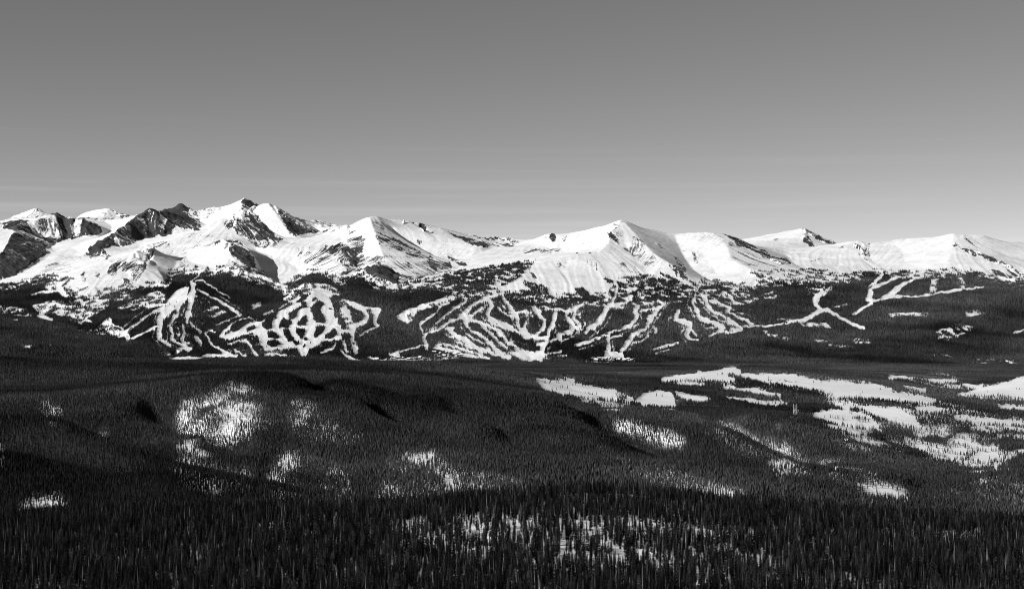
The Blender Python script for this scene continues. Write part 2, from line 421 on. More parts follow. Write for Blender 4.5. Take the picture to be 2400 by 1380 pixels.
MOUNT = [
    # skyline, far to near
    [(-350, 560, 15900), (-200, 545, 15800), (0, 521, 15700), (20, 515, 15700), (32, 506, 15700), (45, 503, 15700), (62, 496, 15700), (85, 488, 15700), (97, 493, 15700), (107, 501, 15700), (120, 502, 15600), (133, 495, 15600), (145, 503, 15600), (157, 511, 15600), (172, 512, 15600)],
    [(160, 518, 16600), (180, 509, 16700), (190, 501, 16700), (200, 496, 16700), (225, 490, 16700), (258, 487, 16700), (270, 493, 16700), (285, 501, 16700), (304, 507, 16700), (330, 512, 16700)],
    [(304, 507, 15000), (322, 503, 14900), (338, 495, 14800), (347, 487, 14750), (353, 485, 14700), (365, 490, 14700), (380, 490, 14750), (395, 492, 14800)],
    [(372, 494, 16200), (386, 487, 16300), (402, 483, 16300), (418, 474, 16300), (427, 471, 16300), (436, 477, 16300), (448, 486, 16300), (460, 494, 16200), (470, 495, 16000)],
    [(440, 500, 15500), (462, 494, 15400), (500, 488, 15300), (520, 485, 15300), (542, 479, 15250), (566, 468, 15200), (575, 468, 15250), (590, 473, 15300), (606, 481, 15350), (625, 490, 15400)],
    [(596, 487, 14300), (606, 481, 14300), (618, 476, 14300), (625, 475, 14300), (632, 477, 14300), (640, 483, 14300), (655, 493, 14280), (670, 502, 14250), (690, 516, 14250), (710, 531, 14200), (735, 548, 14150), (752, 550, 14100)],
    [(670, 508, 16800), (690, 511, 16900), (700, 514, 16900), (715, 517, 16900), (735, 514, 16900), (750, 517, 16900), (770, 522, 16900), (790, 528, 16900), (815, 537, 16800), (840, 548, 16800)],
    [(740, 552, 13900), (770, 546, 13900), (800, 540, 13850), (830, 525, 13800), (855, 513, 13750), (866, 511, 13700), (882, 508, 13750), (895, 512, 13800), (908, 516, 13900), (925, 515, 13950), (955, 519, 14000), (975, 518, 14000), (1000, 523, 14050), (1050, 536, 14100), (1100, 549, 14200), (1125, 555, 14250), (1180, 560, 14400), (1215, 568, 14500), (1240, 575, 14600)],
    [(1170, 573, 13700), (1200, 568, 13600), (1225, 568, 13600), (1242, 561, 13600), (1260, 557, 13600), (1272, 551, 13550), (1285, 547, 13500), (1320, 547, 13500), (1345, 543, 13450), (1370, 538, 13400), (1400, 530, 13350), (1420, 527, 13300), (1440, 519, 13250), (1455, 514, 13200), (1462, 514, 13200), (1472, 518, 13200), (1485, 525, 13250), (1500, 532, 13300), (1530, 537, 13350), (1560, 546, 13400), (1585, 548, 13400), (1605, 546, 13350), (1640, 543, 13300), (1668, 543, 13250), (1695, 546, 13250), (1712, 551, 13250), (1730, 557, 13250), (1760, 572, 13250), (1800, 587, 13250), (1838, 597, 13300)],
    [(1700, 572, 15900), (1742, 562, 16000), (1780, 555, 16000), (1800, 550, 16000), (1820, 547, 16000), (1843, 541, 16000), (1860, 539, 16000), (1881, 534, 16000), (1890, 541, 16000), (1900, 547, 16000), (1915, 554, 16000), (1932, 562, 16050), (1945, 561, 16100), (1957, 569, 16100), (1975, 575, 16100)],
    [(1838, 597, 13900), (1870, 591, 13900), (1900, 580, 13850), (1930, 574, 13850), (1955, 571, 13800), (1985, 566, 13750), (2010, 564, 13700), (2030, 568, 13750), (2060, 566, 13750), (2080, 564, 13750), (2105, 558, 13700), (2140, 558, 13700), (2175, 556, 13650), (2200, 555, 13600), (2220, 550, 13550), (2235, 548, 13500), (2260, 551, 13500), (2300, 552, 13500), (2325, 559, 13550), (2345, 564, 13600), (2365, 568, 13650), (2400, 567, 13700), (2560, 575, 13800), (2750, 570, 13900)],
    [(-350, 700, 17300), (400, 700, 17300), (1200, 690, 17300), (2000, 690, 17300), (2750, 700, 17300)],
    # left cirque: headwall crest, spur, floor
    [(-350, 575, 14500), (-150, 552, 14500), (0, 523, 14500), (15, 526, 14450), (30, 522, 14450), (60, 516, 14500), (100, 513, 14550), (135, 513, 14550), (170, 512, 14550), (195, 513, 14550), (215, 519, 14500), (227, 524, 14450), (235, 533, 14400)],
    [(235, 533, 14400), (236, 541, 14250), (228, 550, 14120)],
    [(45, 527, 14250), (34, 545, 13750), (20, 562, 13350), (13, 577, 13050), (0, 597, 12750), (-60, 620, 12500), (-200, 655, 12200), (-350, 670, 12000)],
    [(-60, 560, 13500), (-20, 545, 13900), (10, 540, 14100)],
    [(240, 549, 14250), (212, 553, 14120), (190, 556, 14100), (160, 559, 14080), (128, 566, 13950), (120, 578, 13600), (125, 590, 13250), (95, 615, 12850), (55, 637, 12500), (10, 655, 12150), (-80, 680, 11800), (-350, 690, 11700)],
    [(200, 600, 13050), (150, 600, 13050), (125, 600, 13020)],
    [(75, 513, 14520), (85, 535, 14270), (110, 565, 14060)],
    [(125, 513, 14540), (135, 535, 14300), (150, 558, 14110)],
    [(160, 512, 14560), (165, 535, 14330), (172, 555, 14120)],
    [(195, 514, 14540), (192, 530, 14330), (195, 552, 14130)],
    # rocky pyramid and its long left spur
    [(350, 486, 14700), (340, 495, 14550), (318, 510, 14300), (300, 523, 14100), (280, 536, 13900), (268, 546, 13700), (250, 558, 13500), (235, 566, 13350), (215, 574, 13200), (200, 588, 13000)],
    [(292, 572, 13600), (320, 565, 13800), (345, 557, 13950), (390, 549, 14050), (406, 543, 14100)],
    [(345, 500, 14500), (340, 520, 14250), (345, 545, 14020)],
    [(365, 495, 14550), (372, 515, 14300), (385, 540, 14060)],
    [(302, 525, 14060), (308, 545, 13850), (312, 562, 13720)],
    [(272, 548, 13640), (282, 565, 13520), (278, 580, 13350)],
    [(240, 600, 12900), (262, 600, 12850), (290, 590, 13050), (330, 578, 13350)],
    # snowy valley between headwall and pyramid
    [(245, 520, 15200), (262, 530, 14800), (255, 545, 14450), (235, 556, 14050), (195, 566, 13750), (160, 575, 13500), (185, 590, 13200), (215, 600, 12900), (190, 612, 12600), (130, 630, 12300), (60, 655, 11950)],
    [(180, 511, 15500), (220, 513, 15400), (260, 513, 15300), (300, 511, 15200)],
    # broad dark slope right of the pyramid
    [(366, 491, 14650), (385, 508, 14520), (405, 522, 14400), (425, 532, 14300), (450, 538, 14200), (472, 541, 14150)],
    [(395, 493, 14950), (430, 505, 14900), (455, 520, 14700), (472, 535, 14350)],
    [(470, 500, 15150), (468, 515, 14900), (480, 525, 14700), (490, 530, 14450)],
    [(568, 470, 15150), (565, 485, 14900), (560, 495, 14650)],
    # plateau ridge to the snow cone
    [(370, 575, 13150), (400, 561, 13350), (425, 552, 13500), (450, 543, 13650), (480, 529, 13850), (500, 519, 13950), (520, 513, 14020), (542, 510, 14060), (560, 502, 14120), (580, 494, 14200), (600, 486, 14260), (615, 478, 14290)],
    [(440, 548, 14050), (470, 543, 14100), (500, 530, 14300), (540, 515, 14500), (580, 502, 14700)],
    [(540, 511, 14040), (565, 522, 13860), (585, 535, 13700), (615, 545, 13560), (640, 555, 13430), (662, 564, 13320), (680, 571, 13230)],
    [(597, 495, 14180), (605, 515, 14000), (618, 530, 13850), (640, 545, 13690), (665, 555, 13560), (700, 560, 13450), (740, 556, 13700)],
    [(628, 478, 14270), (648, 500, 14080), (665, 525, 13850), (680, 545, 13650), (700, 552, 13560)],
    [(700, 545, 13800), (730, 551, 13700), (760, 553, 13750)],
    [(545, 530, 13720), (570, 555, 13350), (610, 578, 13050)],
    [(400, 600, 12700), (450, 582, 12950), (500, 566, 13080), (545, 560, 13130), (600, 578, 12950), (680, 582, 12800), (760, 577, 12900), (800, 575, 12950)],
    # knob with the dark right flank
    [(500, 571, 12780), (520, 568, 12740), (537, 573, 12650), (560, 577, 12560), (575, 583, 12480), (588, 591, 12380), (596, 601, 12250), (599, 613, 12080), (597, 626, 11900)],
    [(535, 577, 12560), (538, 598, 12200), (534, 615, 11950), (528, 624, 11780), (520, 632, 11600)],
    [(597, 628, 11850), (615, 642, 11650), (640, 660, 11420), (657, 672, 11250)],
    [(545, 622, 11700), (580, 640, 11480), (610, 655, 11330), (640, 672, 11180)],
    [(600, 605, 12600), (612, 630, 12280), (630, 647, 12000), (650, 658, 11780), (664, 667, 11600), (672, 672, 11400)],
    [(600, 588, 12850), (625, 597, 12750), (655, 612, 12500), (690, 622, 12400), (700, 640, 12050), (694, 655, 11750)],
    [(430, 600, 12600), (450, 615, 12250), (480, 622, 12000), (500, 632, 11700)],
    [(460, 595, 12600), (500, 585, 12700), (530, 578, 12640)],
    # near left snow hill
    [(60, 712, 10700), (100, 690, 11000), (138, 668, 11250), (165, 648, 11500), (190, 634, 11700), (220, 621, 11900), (260, 610, 12080), (300, 600, 12200), (320, 591, 12320), (336, 582, 12420), (350, 581, 12450), (363, 584, 12400)],
    [(363, 584, 12400), (359, 600, 12100), (345, 622, 11700), (335, 645, 11350), (320, 668, 11050)],
    [(255, 612, 11980), (272, 630, 11650), (290, 650, 11300), (300, 666, 11060)],
    [(195, 640, 11560), (205, 660, 11200), (200, 680, 10920)],
    [(230, 625, 11800), (228, 650, 11350), (222, 680, 10900)],
    [(345, 600, 12250), (372, 635, 11550), (385, 655, 11250), (378, 668, 11050)],
    [(420, 600, 12650), (412, 620, 12100), (400, 645, 11600), (395, 662, 11250)],
    # peak with long scoured flanks
    [(866, 511, 13680), (872, 528, 13330), (880, 550, 12950), (893, 585, 12480), (905, 610, 12180), (915, 632, 11850), (925, 650, 11550)],
    [(884, 512, 13700), (905, 535, 13450), (945, 560, 13150), (1000, 590, 12750), (1040, 610, 12450), (1075, 630, 12150)],
    [(840, 524, 13650), (845, 560, 13050), (838, 600, 12450), (835, 620, 12100), (838, 640, 11750)],
    [(800, 560, 13250), (790, 590, 12600), (820, 612, 12200), (840, 630, 11900)],
    [(700, 600, 12600), (760, 605, 12400), (800, 620, 12050), (820, 640, 11700), (842, 655, 11450)],
    [(878, 614, 11950), (900, 625, 11780), (920, 635, 11650), (941, 645, 11520)],
    [(860, 622, 11750), (890, 642, 11500), (915, 660, 11280), (930, 668, 11180)],
    [(1030, 532, 13900), (1060, 555, 13550), (1090, 565, 13300), (1130, 575, 13050)],
    [(920, 540, 13600), (960, 570, 13280), (1020, 600, 12850), (1060, 610, 12600)],
    [(1210, 575, 13350), (1160, 580, 13150), (1110, 600, 12700), (1095, 620, 12250), (1050, 636, 11950), (980, 648, 11650), (930, 668, 11150), (900, 682, 10900), (880, 692, 10700), (890, 720, 10350), (910, 745, 10050), (950, 772, 9800), (935, 795, 9550), (900, 815, 9300), (855, 838, 9050)],
    # central summit: spurs and bowls
    [(1455, 515, 13180), (1445, 530, 12950), (1432, 545, 12750), (1425, 570, 12400), (1400, 590, 12150), (1352, 594, 12050), (1310, 604, 11930), (1270, 612, 11830), (1230, 622, 11700), (1190, 633, 11520), (1150, 645, 11330), (1110, 662, 11100), (1060, 680, 10850), (1000, 705, 10550), (945, 740, 10150)],
    [(1240, 588, 12900), (1290, 583, 13000), (1340, 585, 12900)],
    [(1290, 550, 13400), (1298, 565, 13150), (1305, 578, 12980)],
    [(1240, 600, 12500), (1300, 596, 12450), (1350, 592, 12400)],
    [(1385, 594, 12080), (1405, 620, 11750), (1420, 645, 11450), (1425, 662, 11200)],
    [(1330, 615, 11850), (1320, 640, 11480), (1335, 660, 11220), (1345, 668, 11100)],
    [(1465, 520, 13080), (1485, 545, 12800), (1510, 570, 12500), (1535, 595, 12150), (1570, 615, 11850), (1600, 640, 11550), (1618, 665, 11250)],
    [(1455, 545, 12780), (1470, 580, 12380), (1500, 620, 11850), (1530, 645, 11500)],
    [(1580, 550, 13300), (1590, 575, 13000), (1605, 605, 12600), (1625, 630, 12200), (1650, 648, 11850), (1680, 663, 11550), (1740, 670, 11350), (1760, 700, 10900)],
    [(1672, 544, 13200), (1692, 560, 12980), (1705, 580, 12700), (1715, 605, 12350), (1738, 620, 12080), (1762, 632, 11880), (1780, 648, 11650)],
    [(1640, 565, 13000), (1650, 600, 12600), (1680, 640, 12000)],
    [(1700, 548, 13180), (1740, 568, 12980), (1790, 592, 12750), (1830, 610, 12600), (1858, 618, 12500)],
    [(1845, 600, 13100), (1862, 618, 12700), (1885, 630, 12350), (1920, 645, 11950), (1940, 662, 11500), (1920, 690, 11000), (1900, 730, 10500), (1850, 780, 9900)],
    [(1880, 536, 15950), (1886, 555, 15600), (1898, 575, 15200), (1910, 582, 15000)],
    # northern summits
    [(2005, 566, 13700), (2015, 580, 13450), (2032, 598, 13150), (2050, 615, 12850), (2080, 630, 12450)],
    [(1990, 570, 13650), (1970, 600, 13100), (1950, 625, 12600)],
    [(2100, 575, 13500), (2120, 605, 12950), (2110, 630, 12450), (2090, 642, 12150)],
    [(2235, 549, 13450), (2236, 565, 13250), (2235, 575, 13100), (2265, 583, 12980), (2300, 594, 12850), (2335, 608, 12650), (2365, 622, 12450), (2400, 642, 12150), (2440, 655, 11900)],
    [(2235, 576, 13080), (2225, 605, 12650), (2215, 635, 12150), (2210, 650, 11850)],
    [(2257, 553, 13400), (2275, 568, 13250), (2320, 585, 13050), (2400, 610, 12850), (2500, 630, 12500)],
    [(2300, 615, 12550), (2320, 635, 12200), (2350, 655, 11850), (2370, 664, 11650)],
    # tree line
    [(-350, 690, 11300), (0, 676, 11350), (100, 662, 11500)],
    [(1900, 660, 11500), (2000, 655, 11600), (2100, 648, 11650), (2200, 648, 11700), (2300, 652, 11650), (2370, 668, 11450), (2500, 650, 11500), (2750, 640, 11500)],
    # timbered spurs of the ski hills
    [(-350, 730, 10200), (0, 748, 9950), (100, 752, 9850), (150, 764, 9700), (190, 778, 9520), (260, 793, 9330), (330, 803, 9200), (400, 824, 8980)],
    [(-350, 745, 10500), (0, 735, 10400), (130, 735, 10300), (190, 755, 10050), (240, 775, 9800), (290, 798, 9500)],
    [(-350, 800, 9100), (100, 810, 8900), (300, 836, 8650)],
    [(250, 690, 10800), (330, 680, 10950), (380, 675, 11050)],
    [(475, 652, 11250), (450, 664, 11080), (420, 690, 10720), (390, 715, 10400), (330, 740, 10050), (280, 765, 9800), (215, 780, 9680)],
    [(452, 665, 11060), (452, 700, 10550), (446, 740, 10080), (430, 780, 9600), (415, 820, 9150), (400, 846, 8850)],
    [(470, 665, 11050), (510, 695, 10700), (540, 715, 10450), (562, 736, 10200)],
    [(380, 760, 9850), (400, 800, 9350), (420, 825, 9050)],
    [(670, 674, 11150), (640, 700, 10800), (605, 722, 10500), (565, 740, 10180), (530, 758, 9950), (485, 778, 9750), (470, 795, 9500), (490, 820, 9200), (500, 845, 8900)],
    [(735, 648, 11200), (720, 668, 10950), (690, 685, 10750), (640, 715, 10400), (600, 738, 10120), (545, 762, 9850), (515, 785, 9600), (505, 810, 9300)],
    [(735, 652, 11150), (735, 690, 10650), (725, 730, 10200), (712, 770, 9750), (700, 810, 9280), (690, 842, 8900)],
    [(750, 660, 11050), (800, 688, 10750), (850, 712, 10450), (888, 728, 10250), (895, 745, 10050), (885, 770, 9780), (850, 800, 9450), (835, 830, 9100)],
    [(800, 720, 10300), (790, 760, 9830), (800, 800, 9400)],
    [(620, 760, 9850), (610, 800, 9350), (610, 835, 8950)],
    [(1000, 703, 10500), (1060, 690, 10700), (1120, 680, 10880), (1180, 676, 10980), (1260, 680, 10950), (1350, 690, 10850), (1430, 700, 10720), (1520, 700, 10750)],
    [(1110, 690, 10750), (1100, 740, 10180), (1080, 770, 9800), (1060, 800, 9450), (1050, 835, 9050)],
    [(1180, 690, 10800), (1200, 730, 10320), (1240, 780, 9750), (1245, 820, 9280), (1245, 845, 9000)],
    [(1310, 700, 10720), (1310, 745, 10150), (1290, 790, 9600), (1275, 830, 9120)],
    [(1400, 710, 10600), (1370, 760, 10000), (1320, 800, 9520), (1300, 838, 9060)],
    [(1500, 715, 10550), (1490, 760, 10020), (1440, 800, 9550), (1430, 840, 9060)],
    [(1560, 705, 10680), (1545, 750, 10150), (1530, 800, 9600), (1500, 845, 9050)],
    [(1640, 700, 10750), (1660, 740, 10280), (1690, 780, 9850), (1650, 830, 9280)],
    [(1130, 765, 9850), (1040, 780, 9680), (985, 790, 9550), (920, 818, 9230), (865, 838, 9000)],
    [(1780, 700, 10850), (1800, 750, 10300), (1780, 800, 9700), (1740, 850, 9050)],
    [(1990, 680, 11200), (2010, 720, 10700), (1990, 760, 10250), (1960, 800, 9750), (1900, 845, 9100)],
    [(2040, 703, 10800), (2150, 693, 10950), (2260, 679, 11150), (2340, 672, 11300)],
    [(2400, 690, 10900), (2300, 720, 10500), (2200, 755, 10080), (2120, 790, 9650), (2050, 830, 9150)],
    [(2380, 740, 10450), (2330, 775, 10000), (2260, 800, 9600), (2180, 815, 9350), (2120, 840, 9050)],
    [(2500, 730, 10400), (2420, 770, 9950), (2350, 810, 9450), (2300, 850, 8950), (2750, 720, 10400)],
    [(-350, 885, 7700), (600, 885, 7700), (1200, 880, 7700), (1800, 884, 7700), (2400, 884, 7700), (2750, 880, 7700)],
    [(-350, 862, 8600), (400, 862, 8600), (850, 856, 8700), (1200, 854, 8800), (1600, 860, 8700), (2000, 864, 8600), (2400, 862, 8600), (2750, 856, 8600)],
]

# ------------------------------------------------------------------ timber on the range: 1 closed forest, 0 open snow
TM = plan(0.0)
poly(TM, [(-350, 682), (0, 675), (40, 666), (70, 659), (100, 656), (130, 651), (118, 662), (108, 668), (125, 675), (110, 680), (70, 690), (140, 684), (142, 692), (170, 699), (235, 700), (245, 686), (300, 668), (330, 668), (388, 670), (396, 655), (390, 640), (405, 636), (440, 640), (470, 637), (520, 636), (530, 632), (550, 640), (565, 648), (600, 655), (640, 668), (660, 675), (680, 664), (700, 656), (722, 646), (735, 636), (770, 648), (800, 662), (818, 655), (835, 656), (840, 636), (850, 655), (880, 668), (900, 678), (930, 675), (960, 671), (1000, 668), (1020, 672), (1060, 678), (1100, 684), (1180, 690), (1230, 700), (1340, 700), (1420, 695), (1500, 690), (1600, 690), (1640, 665), (1660, 663), (1690, 666), (1710, 671), (1735, 676), (1755, 668), (1800, 662), (1840, 657), (1880, 660), (1920, 655), (1960, 662), (1990, 660), (2010, 650), (2035, 640), (2050, 638), (2060, 648), (2110, 645), (2160, 645), (2230, 645), (2265, 640), (2300, 648), (2330, 656), (2350, 664), (2372, 668), (2400, 660), (2750, 640), (2750, 1000), (-350, 1000)], 1.0)
TREELINE = [(-350, 682), (0, 675), (70, 660), (130, 652), (180, 699), (245, 688), (330, 669), (388, 670), (400, 640), (470, 638), (530, 634), (600, 655), (660, 675), (735, 637), (800, 662), (840, 640), (880, 668), (930, 675), (1020, 670), (1100, 684), (1340, 698), (1500, 690), (1600, 690), (1650, 664), (1735, 676), (1800, 662), (1900, 658), (2010, 650), (2050, 640), (2160, 645), (2265, 641), (2330, 656), (2372, 668), (2400, 660), (2750, 640)]
stroke(TM, [(x, y - 5) for x, y in TREELINE], 15, .30)
stroke(TM, [(x, y + 5) for x, y in TREELINE], 9, .72)
# krummholz and glades near tree line
for pts, v in [
    ([(75, 716), (110, 705), (180, 702), (255, 700), (252, 715), (215, 735), (190, 760), (150, 740), (95, 736)], .45),
    ([(0, 716), (60, 722), (75, 742), (0, 736)], .5),
    ([(185, 735), (200, 720), (255, 704), (252, 720), (205, 745), (215, 756), (188, 750)], .3),
    ([(275, 722), (325, 698), (368, 680), (386, 690), (386, 715), (330, 725), (310, 726)], .5),
    ([(255, 690), (318, 690), (300, 703), (250, 704)], .6),
    ([(100, 672), (160, 645), (140, 640), (180, 650), (150, 668), (125, 682)], .35),
    ([(456, 690), (478, 698), (500, 715), (535, 730), (500, 742), (452, 735)], .68),
    ([(1000, 650), (1040, 640), (1150, 622), (1240, 610), (1262, 606), (1230, 640), (1210, 655), (1190, 665), (1120, 690), (1072, 692), (1056, 675), (1020, 665)], .62),
    ([(960, 650), (1040, 645), (1020, 660), (950, 660)], .35),
    ([(950, 657), (1020, 655), (1018, 662), (960, 664)], .85),
    ([(1060, 692), (1200, 678), (1340, 688), (1420, 690), (1440, 662), (1500, 640), (1620, 660), (1660, 690), (1590, 708), (1500, 722), (1420, 726), (1350, 715), (1210, 712), (1100, 702)], .54),
    ([(1410, 648), (1440, 655), (1480, 665), (1470, 672), (1420, 660)], .85),
    ([(1440, 650), (1490, 655), (1530, 668), (1560, 680), (1610, 682), (1600, 660), (1560, 640), (1540, 636), (1570, 660), (1500, 645)], .8),
    ([(1225, 655), (1280, 670), (1290, 690), (1260, 690), (1230, 670)], .8),
    ([(1345, 673), (1365, 672), (1400, 705), (1380, 712), (1355, 690)], .95),
    ([(1330, 690), (1350, 700), (1360, 714), (1335, 710)], .9),
    ([(1450, 700), (1500, 698), (1520, 706), (1470, 716)], .85),
    ([(1530, 690), (1560, 695), (1560, 706), (1520, 704)], .9),
    ([(930, 745), (945, 735), (990, 718), (1060, 688), (1092, 690), (1050, 708), (980, 728), (956, 757)], .3),
    ([(955, 735), (975, 730), (965, 752), (955, 757)], .6),
    ([(1600, 690), (1620, 680), (1700, 675), (1750, 680), (1785, 698), (1740, 715), (1700, 712), (1650, 705)], .55),
    ([(1765, 630), (1900, 627), (2000, 640), (1992, 655), (1900, 660), (1820, 660), (1790, 655)], .22),
    ([(1757, 628), (1775, 640), (1800, 650), (1780, 652), (1762, 640)], .6),
    ([(1885, 672), (1935, 668), (1930, 688), (1890, 690)], .6),
    ([(1780, 690), (1815, 680), (1812, 690), (1825, 690), (1810, 700), (1785, 698)], .35),
    ([(2020, 640), (2050, 634), (2055, 650), (2040, 658), (2015, 655)], .8),
    ([(2080, 645), (2160, 630), (2240, 640), (2160, 648), (2090, 652)], .3),
    ([(2240, 632), (2270, 634), (2320, 650), (2280, 648)], .7),
    ([(588, 715), (610, 707), (613, 718), (600, 728), (590, 725)], .35),
    ([(662, 685), (700, 668), (740, 662), (780, 668), (800, 690), (770, 692), (740, 680), (700, 692), (690, 710), (665, 702)], .5),
    ([(217, 782), (237, 760), (255, 743), (262, 753), (260, 763), (273, 773), (288, 778), (275, 788), (250, 788)], .4),
    ([(1013, 826), (1080, 828), (1083, 838), (1017, 843)], .5),
    ([(1820, 747), (1873, 747), (1877, 755), (1825, 750)], .3), ([(1868, 754), (1935, 757), (1950, 768), (1883, 763)], .45),
    ([(2000, 756), (2025, 765), (2023, 772), (2000, 765)], .45), ([(1785, 772), (1815, 780), (1850, 792), (1845, 799), (1800, 786)], .7),
    ([(2258, 727), (2290, 725), (2312, 735), (2265, 742)], .5), ([(2190, 777), (2240, 760), (2280, 765), (2276, 775), (2245, 785), (2243, 797), (2200, 796)], .55),
    ([(2000, 793), (2040, 795), (2042, 803), (2000, 804)], .5), ([(2150, 835), (2200, 829), (2262, 832), (2262, 840), (2200, 838)], .65),
    ([(2290, 842), (2390, 845), (2390, 852), (2295, 852)], .55), ([(2110, 855), (2145, 852), (2140, 862), (2112, 862)], .45),
    ([(380, 826), (400, 828), (398, 833), (382, 831)], .6), ([(55, 808), (72, 806), (72, 813), (58, 813)], .65), ([(110, 805), (121, 806), (119, 811)], .6),
]:
    poly(TM, pts, v)
for g_ in ([(400, 740), (450, 700), (480, 720), (470, 800), (440, 830), (400, 810)], [(520, 800), (620, 730), (735, 680), (800, 700), (800, 800), (720, 840), (600, 836), (540, 830)], [(800, 700), (890, 730), (850, 770), (835, 835), (800, 830)],
           [(990, 780), (1080, 700), (1180, 692), (1310, 720), (1310, 780), (1280, 830), (1190, 836), (1050, 820)], [(1310, 720), (1430, 715), (1400, 780), (1300, 790)], [(1480, 720), (1560, 700), (1530, 780), (1460, 830)], [(1600, 700), (1700, 710), (1760, 760), (1660, 790), (1600, 790)]):
    poly(TM, g_, .90)
poly(TM, [(437, 672), (440, 690), (435, 712), (425, 716), (410, 725), (400, 735), (385, 745), (377, 727), (390, 707), (405, 690), (420, 678)], .03)
poly(TM, [(1190, 825), (1232, 818), (1252, 825), (1265, 820), (1275, 815), (1277, 832), (1272, 844), (1242, 846), (1222, 844)], .0)
poly(TM, [(1415, 822), (1455, 825), (1458, 815), (1462, 835), (1455, 840), (1420, 838)], .0)
